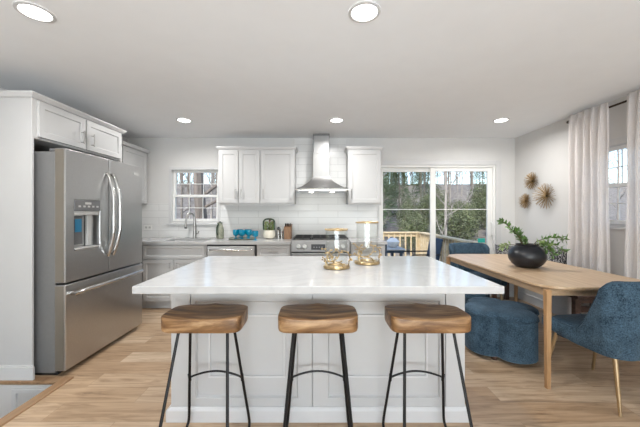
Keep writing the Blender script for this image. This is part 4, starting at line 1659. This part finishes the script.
railing('deck_railing', 'pine deck railing running along the right side of the deck', (2.66, 4.82), (2.66, 7.70), 21, 3)

# outdoor table, chair and bowl
o = (1.42, 6.25, DZ)
t = thing('patio_table', 'grey-topped patio table on the deck', 'table', o)
mb = MB(o); mb.box(.42, 1.72, 5.85, 6.70, .555, .58); mb.build('tabletop', M['grey_top'], t, bevel=.006)
mb = MB(o); mb.box(.46, 1.68, 5.89, 6.66, .50, .554); mb.build('apron', M['navy_sling'], t)
for x in (.50, 1.64):
    for y in (5.93, 6.62):
        mb = MB(o); mb.box(x - .025, x + .025, y - .025, y + .025, DZ, .4995); mb.build('leg', M['navy_sling'], t)
mb = MB((1.55, 6.22, .5805))
mb.lathe([(.05, .5805), (.075, .59), (.125, .66), (.14, .70), (.11, .72), (.075, .76), (.02, .775)], (1.55, 6.22, 0), 24)
tag(mb.build('covered_bowl', M['ceramic_white'], smooth=True), 'white lidded bowl on the patio table outside', 'bowl')

def patio_chair(x, y, rz, label):
    t = thing('patio_chair', label, 'chair', (x, y, DZ), 'navy patio chairs', rz)
    mb = MB(); mb.box(-.26, .26, -.26, .26, .40, .44); mb.build('seat', M['navy_sling'], t, bevel=.01)
    mb = MB(); mb.rings([[(-.26, -.26, .44), (.26, -.26, .44), (.26, -.30, .44), (-.26, -.30, .44)], [(-.26, -.36, .93), (.26, -.36, .93), (.26, -.40, .93), (-.26, -.40, .93)]])
    mb.build('backrest', M['navy_sling'], t, bevel=.012)
    for sx in (-1, 1):
        mb = MB(); mb.tube([(sx * .28, .25, .0), (sx * .28, .25, .60), (sx * .28, .20, .63), (sx * .28, -.33, .63)], .014, 8)
        mb.build('arm', M['black_metal'], t, smooth=True)
        for y_ in (-.24,):
            mb = MB(); mb.tube([(sx * .25, y_, .40), (sx * .25, y_ - .02, 0)], .014, 8); mb.build('leg', M['black_metal'], t, smooth=True)
patio_chair(2.02, 6.05, R(94), 'navy patio chair at the right end of the patio table')
patio_chair(.90, 5.42, R(0), 'navy patio chair at the near side of the patio table')

# ------------------------------------------------------------------ outside: ground and woods
def gz(x, y):
    r = max(0, math.hypot(x, y) - 11)
    hill = 5.5 / (1 + math.exp(-(y - 33) / 6.0)) if y > 0 else 0
    return hill - 1.3 + 2.2 * (1 - math.exp(-(r / 16) ** 1.2)) + .12 * math.sin(x * .7) * math.cos(y * .5)
mb = MB()
nx, ny = 44, 40
g = [[mb.v((-60 + 130 * i / nx, -40 + 115 * j / ny, gz(-60 + 130 * i / nx, -40 + 115 * j / ny))) for i in range(nx + 1)] for j in range(ny + 1)]
for j in range(ny):
    for i in range(nx):
        cxx, cyy = -60 + 130 * (i + .5) / nx, -40 + 115 * (j + .5) / ny
        mb.face([g[j][i], g[j][i + 1], g[j + 1][i + 1], g[j + 1][i]])
gr_ = mb.build('ground', M['leaf_litter'], smooth=True)
bmesh_floor = -2.6
# the ground stays below the house and its stairwell
for v_ in gr_.data.vertices:
    if -6.5 < v_.co.x < 6.5 and -7.5 < v_.co.y < 7.5:
        v_.co.z = -2.75
struct(gr_, 'leaf-strewn ground of the yard and woods')

def bare_tree_mesh(seed, h, r0, lean=(0, 0), mat='bark_grey', nb=16, low=.25, depth=2):
    rnd = random.Random(seed)
    mb = MB()
    pts, rr = [], []
    n = 12
    for k in range(n + 1):
        f = k / n
        pts.append(Vector((lean[0] * f * h + rnd.uniform(-.05, .05) * f * 2, lean[1] * f * h + rnd.uniform(-.05, .05) * f * 2, -.4 + (h + .4) * f)))
        rr.append(r0 * (1 - .82 * f) + .008)
    mb.tube(pts, rr, 8)
    tw = MB()
    def limb(p, d_, L, r, dep):
        q_ = [p]
        dd = d_.copy()
        for k in range(4):
            dd = (dd + Vector((rnd.uniform(-.25, .25), rnd.uniform(-.25, .25), rnd.uniform(-.05, .28)))).normalized()
            q_.append(q_[-1] + dd * L / 4)
        tw.tube(q_, [r, r * .8, r * .6, r * .42, r * .2], 5)
        if dep > 0:
            for k in range(4):
                i = rnd.randint(1, 3)
                e = (dd + Vector((rnd.uniform(-1, 1), rnd.uniform(-1, 1), rnd.uniform(-.2, .8)))).normalized()
                limb(q_[i], e, L * rnd.uniform(.4, .65), r * .5, dep - 1)
    for k in range(nb):
        f = low + (1 - low) * k / nb
        i = f * n
        p = pts[int(i)].lerp(pts[min(int(i) + 1, n)], i - int(i))
        a = k * 2.4 + rnd.uniform(-.5, .5)
        d_ = Vector((math.cos(a), math.sin(a), rnd.uniform(.3, .9))).normalized()
        limb(p, d_, h * rnd.uniform(.075, .11) * (1.15 - .5 * f), r0 * .36 * (1.1 - f) + .006, depth)
    return mb, tw

def tree_thing(name, label, cat, group, trunk_mb, other, mats, loc=(0, 0, 0)):
    t = thing(name, label, cat, loc, group)
    trunk_mb.build('trunk', M[mats[0]], t, smooth=True)
    other[1].build(other[0], M[mats[1]], t, smooth=(other[0] == 'branches'), recalc=(other[0] == 'branches'))
    return t

def evergreen_parts(seed, h, r0, cr, low):
    rnd = random.Random(seed)
    mb = MB()
    mb.tube([(0, 0, -.4), (.03, .02, h * .5), (0, 0, h)], [r0, r0 * .7, .015], 8)
    fo = MB()
    for k in range(4600):
        f = rnd.random() ** 1.1
        z = h * (low + (1 - low) * f)
        rad = cr * (1 - f) ** .75 * rnd.random() ** .45 + .05
        a = rnd.uniform(0, 2 * PI)
        p = Vector((rad * math.cos(a), rad * math.sin(a), z - rad * .18 + rnd.uniform(-.15, .15)))
        d_ = Vector((math.cos(a) + rnd.uniform(-.5, .5), math.sin(a) + rnd.uniform(-.5, .5), rnd.uniform(-.5, .35)))
        fo.quad_leaf(p, d_, Vector((rnd.uniform(-1, 1), rnd.uniform(-1, 1), 1)), rnd.uniform(.13, .29), rnd.uniform(.035, .07))
    return mb, fo

def shrub_parts(seed, h, cr):
    rnd = random.Random(seed)
    mb = MB()
    for k in range(5):
        a = rnd.uniform(0, 2 * PI)
        mb.tube([(0.05 * math.cos(a), .05 * math.sin(a), -.4), (.2 * cr * math.cos(a), .2 * cr * math.sin(a), h * .4), (.5 * cr * math.cos(a), .5 * cr * math.sin(a), h * .85)], [.03, .022, .008], 6)
    fo = MB()
    for k in range(3000):
        a = rnd.uniform(0, 2 * PI)
        b_ = rnd.uniform(-1, 1)
        s_ = math.sqrt(1 - b_ * b_)
        q_ = rnd.random() ** .4
        p = Vector((cr * s_ * math.cos(a) * q_, cr * s_ * math.sin(a) * q_, h * .52 + h * .48 * b_ * q_))
        p += Vector((rnd.uniform(-.1, .1), rnd.uniform(-.1, .1), rnd.uniform(-.15, .15)))
        d_ = Vector((rnd.uniform(-1, 1), rnd.uniform(-1, 1), rnd.uniform(-.4, .8)))
        fo.quad_leaf(p, d_, Vector((rnd.uniform(-1, 1), rnd.uniform(-1, 1), 1)), rnd.uniform(.10, .18), rnd.uniform(.04, .07))
    return mb, fo

protos = {'bare': [], 'ever': [], 'shrub': []}
used = set()
LB = {'bare': 'bare grey winter tree standing in the woods outside', 'pale': 'slim pale winter tree standing in the woods outside',
      'ever': 'green evergreen tree in the woods behind the deck', 'shrub': 'olive green understory shrub in the woods behind the deck'}
for i, (seed, h, r0, mt) in enumerate(((21, 11, .085, 'bark_grey'), (22, 12, .065, 'bark_pale'), (23, 10, .055, 'bark_pale'), (24, 13, .10, 'bark_grey'))):
    a, b_ = bare_tree_mesh(seed, h, r0, (random.uniform(-.03, .03), 0), mt, 20, .14, 2)
    pale = mt == 'bark_pale'
    protos['bare'].append(tree_thing('bare_tree', LB['pale' if pale else 'bare'], 'tree', 'slim pale winter trees' if pale else 'bare grey winter trees', a, ('branches', b_), (mt, mt)))
for seed, h, r0, cr, low in ((31, 8.5, .10, 1.15, .14), (32, 10.5, .12, 1.25, .34), (33, 5.0, .08, 1.05, .05)):
    a, b_ = evergreen_parts(seed, h, r0, cr, low)
    protos['ever'].append(tree_thing('evergreen_tree', LB['ever'], 'tree', 'evergreens behind the deck', a, ('foliage', b_), ('bark_grey', 'pine_needles')))
for seed, h, cr in ((41, 2.2, .95), (42, 2.8, 1.05)):
    a, b_ = shrub_parts(seed, h, cr)
    protos['shrub'].append(tree_thing('shrub', LB['shrub'], 'shrub', 'understory shrubs behind the deck', a, ('foliage', b_), ('bark_grey', 'shrub_leaves')))

def plant(kind, idx, x, y, sc=1.0, rz=None):
    pr = protos[kind][idx % len(protos[kind])]
    if pr.name not in used:
        used.add(pr.name)
        o_ = pr
    else:
        o_ = copy_tree(pr)
        used.add(o_.name)
    o_.location = (x, y, gz(x, y))
    o_.rotation_euler = (0, 0, random.uniform(0, 2 * PI) if rz is None else rz)
    o_.scale = (sc, sc, sc)

rnd = random.Random(5)
PLACED = [(-3.2, 7.9, 1.6)]
RAD = {'bare': 1.15, 'ever': 1.4, 'shrub': 1.1}
def scatter(kind, n, pick, sc=(.85, 1.1), tries=400, idx0=0):
    got = 0
    for _ in range(tries):
        if got >= n:
            break
        x, y = pick()
        sc_ = rnd.uniform(*sc)
        r_ = RAD[kind] * sc_
        if any((x - a_) ** 2 + (y - b_) ** 2 < (r_ + c_) ** 2 for a_, b_, c_ in PLACED):
            continue
        PLACED.append((x, y, r_))
        plant(kind, idx0 + got, x, y, sc_)
        got += 1
def wedge(k0, k1, d0, d1):
    def f():
        d = d0 + (d1 - d0) * rnd.random() ** .8
        return rnd.uniform(k0, k1) * d, d
    return f
# woods beyond the deck
scatter('shrub', 17, wedge(.30, .64, 14, 22), (.65, 1.05), tries=900)
scatter('ever', 24, wedge(.14, .38, 16, 44))
scatter('ever', 3, wedge(.42, .62, 24, 34), (.45, .6), idx0=2)
scatter('bare', 10, wedge(.18, .62, 12.5, 17), (.75, .95))
scatter('shrub', 16, wedge(.16, .66, 14, 24), (.9, 1.2))
scatter('bare', 75, wedge(.04, .74, 15, 52), tries=1500)
scatter('shrub', 16, wedge(.14, .66, 20, 38), (1.0, 1.5), tries=900)
# woods beyond the sink window
scatter('bare', 44, wedge(-.58, -.28, 12, 48), idx0=1, tries=900)
# trees beyond the right window
def right_side():
    x = rnd.uniform(15, 30)
    return x, x * rnd.uniform(.80, 1.10)
scatter('bare', 8, right_side, (.65, .85), idx0=1)

# the large leaning trunk right outside the sink window
a, b_ = bare_tree_mesh(77, 9, .19, (-.06, 0), 'bark_brown', 9, .42, 1)
a.tube([(-.15, 0, 2.6), (.35, -.1, 2.95), (.8, -.15, 3.45), (1.2, -.2, 3.7)], [.05, .045, .035, .02], 7)
a.tube([(-.12, 0, 2.3), (.3, -.05, 2.52), (.9, -.1, 2.62)], [.045, .035, .02], 7)
t = tree_thing('large_tree', 'thick leaning brown trunk just outside the sink window', 'tree', None, a, ('branches', b_), ('bark_brown', 'bark_brown'), (-2.93, 7.9, -.9))
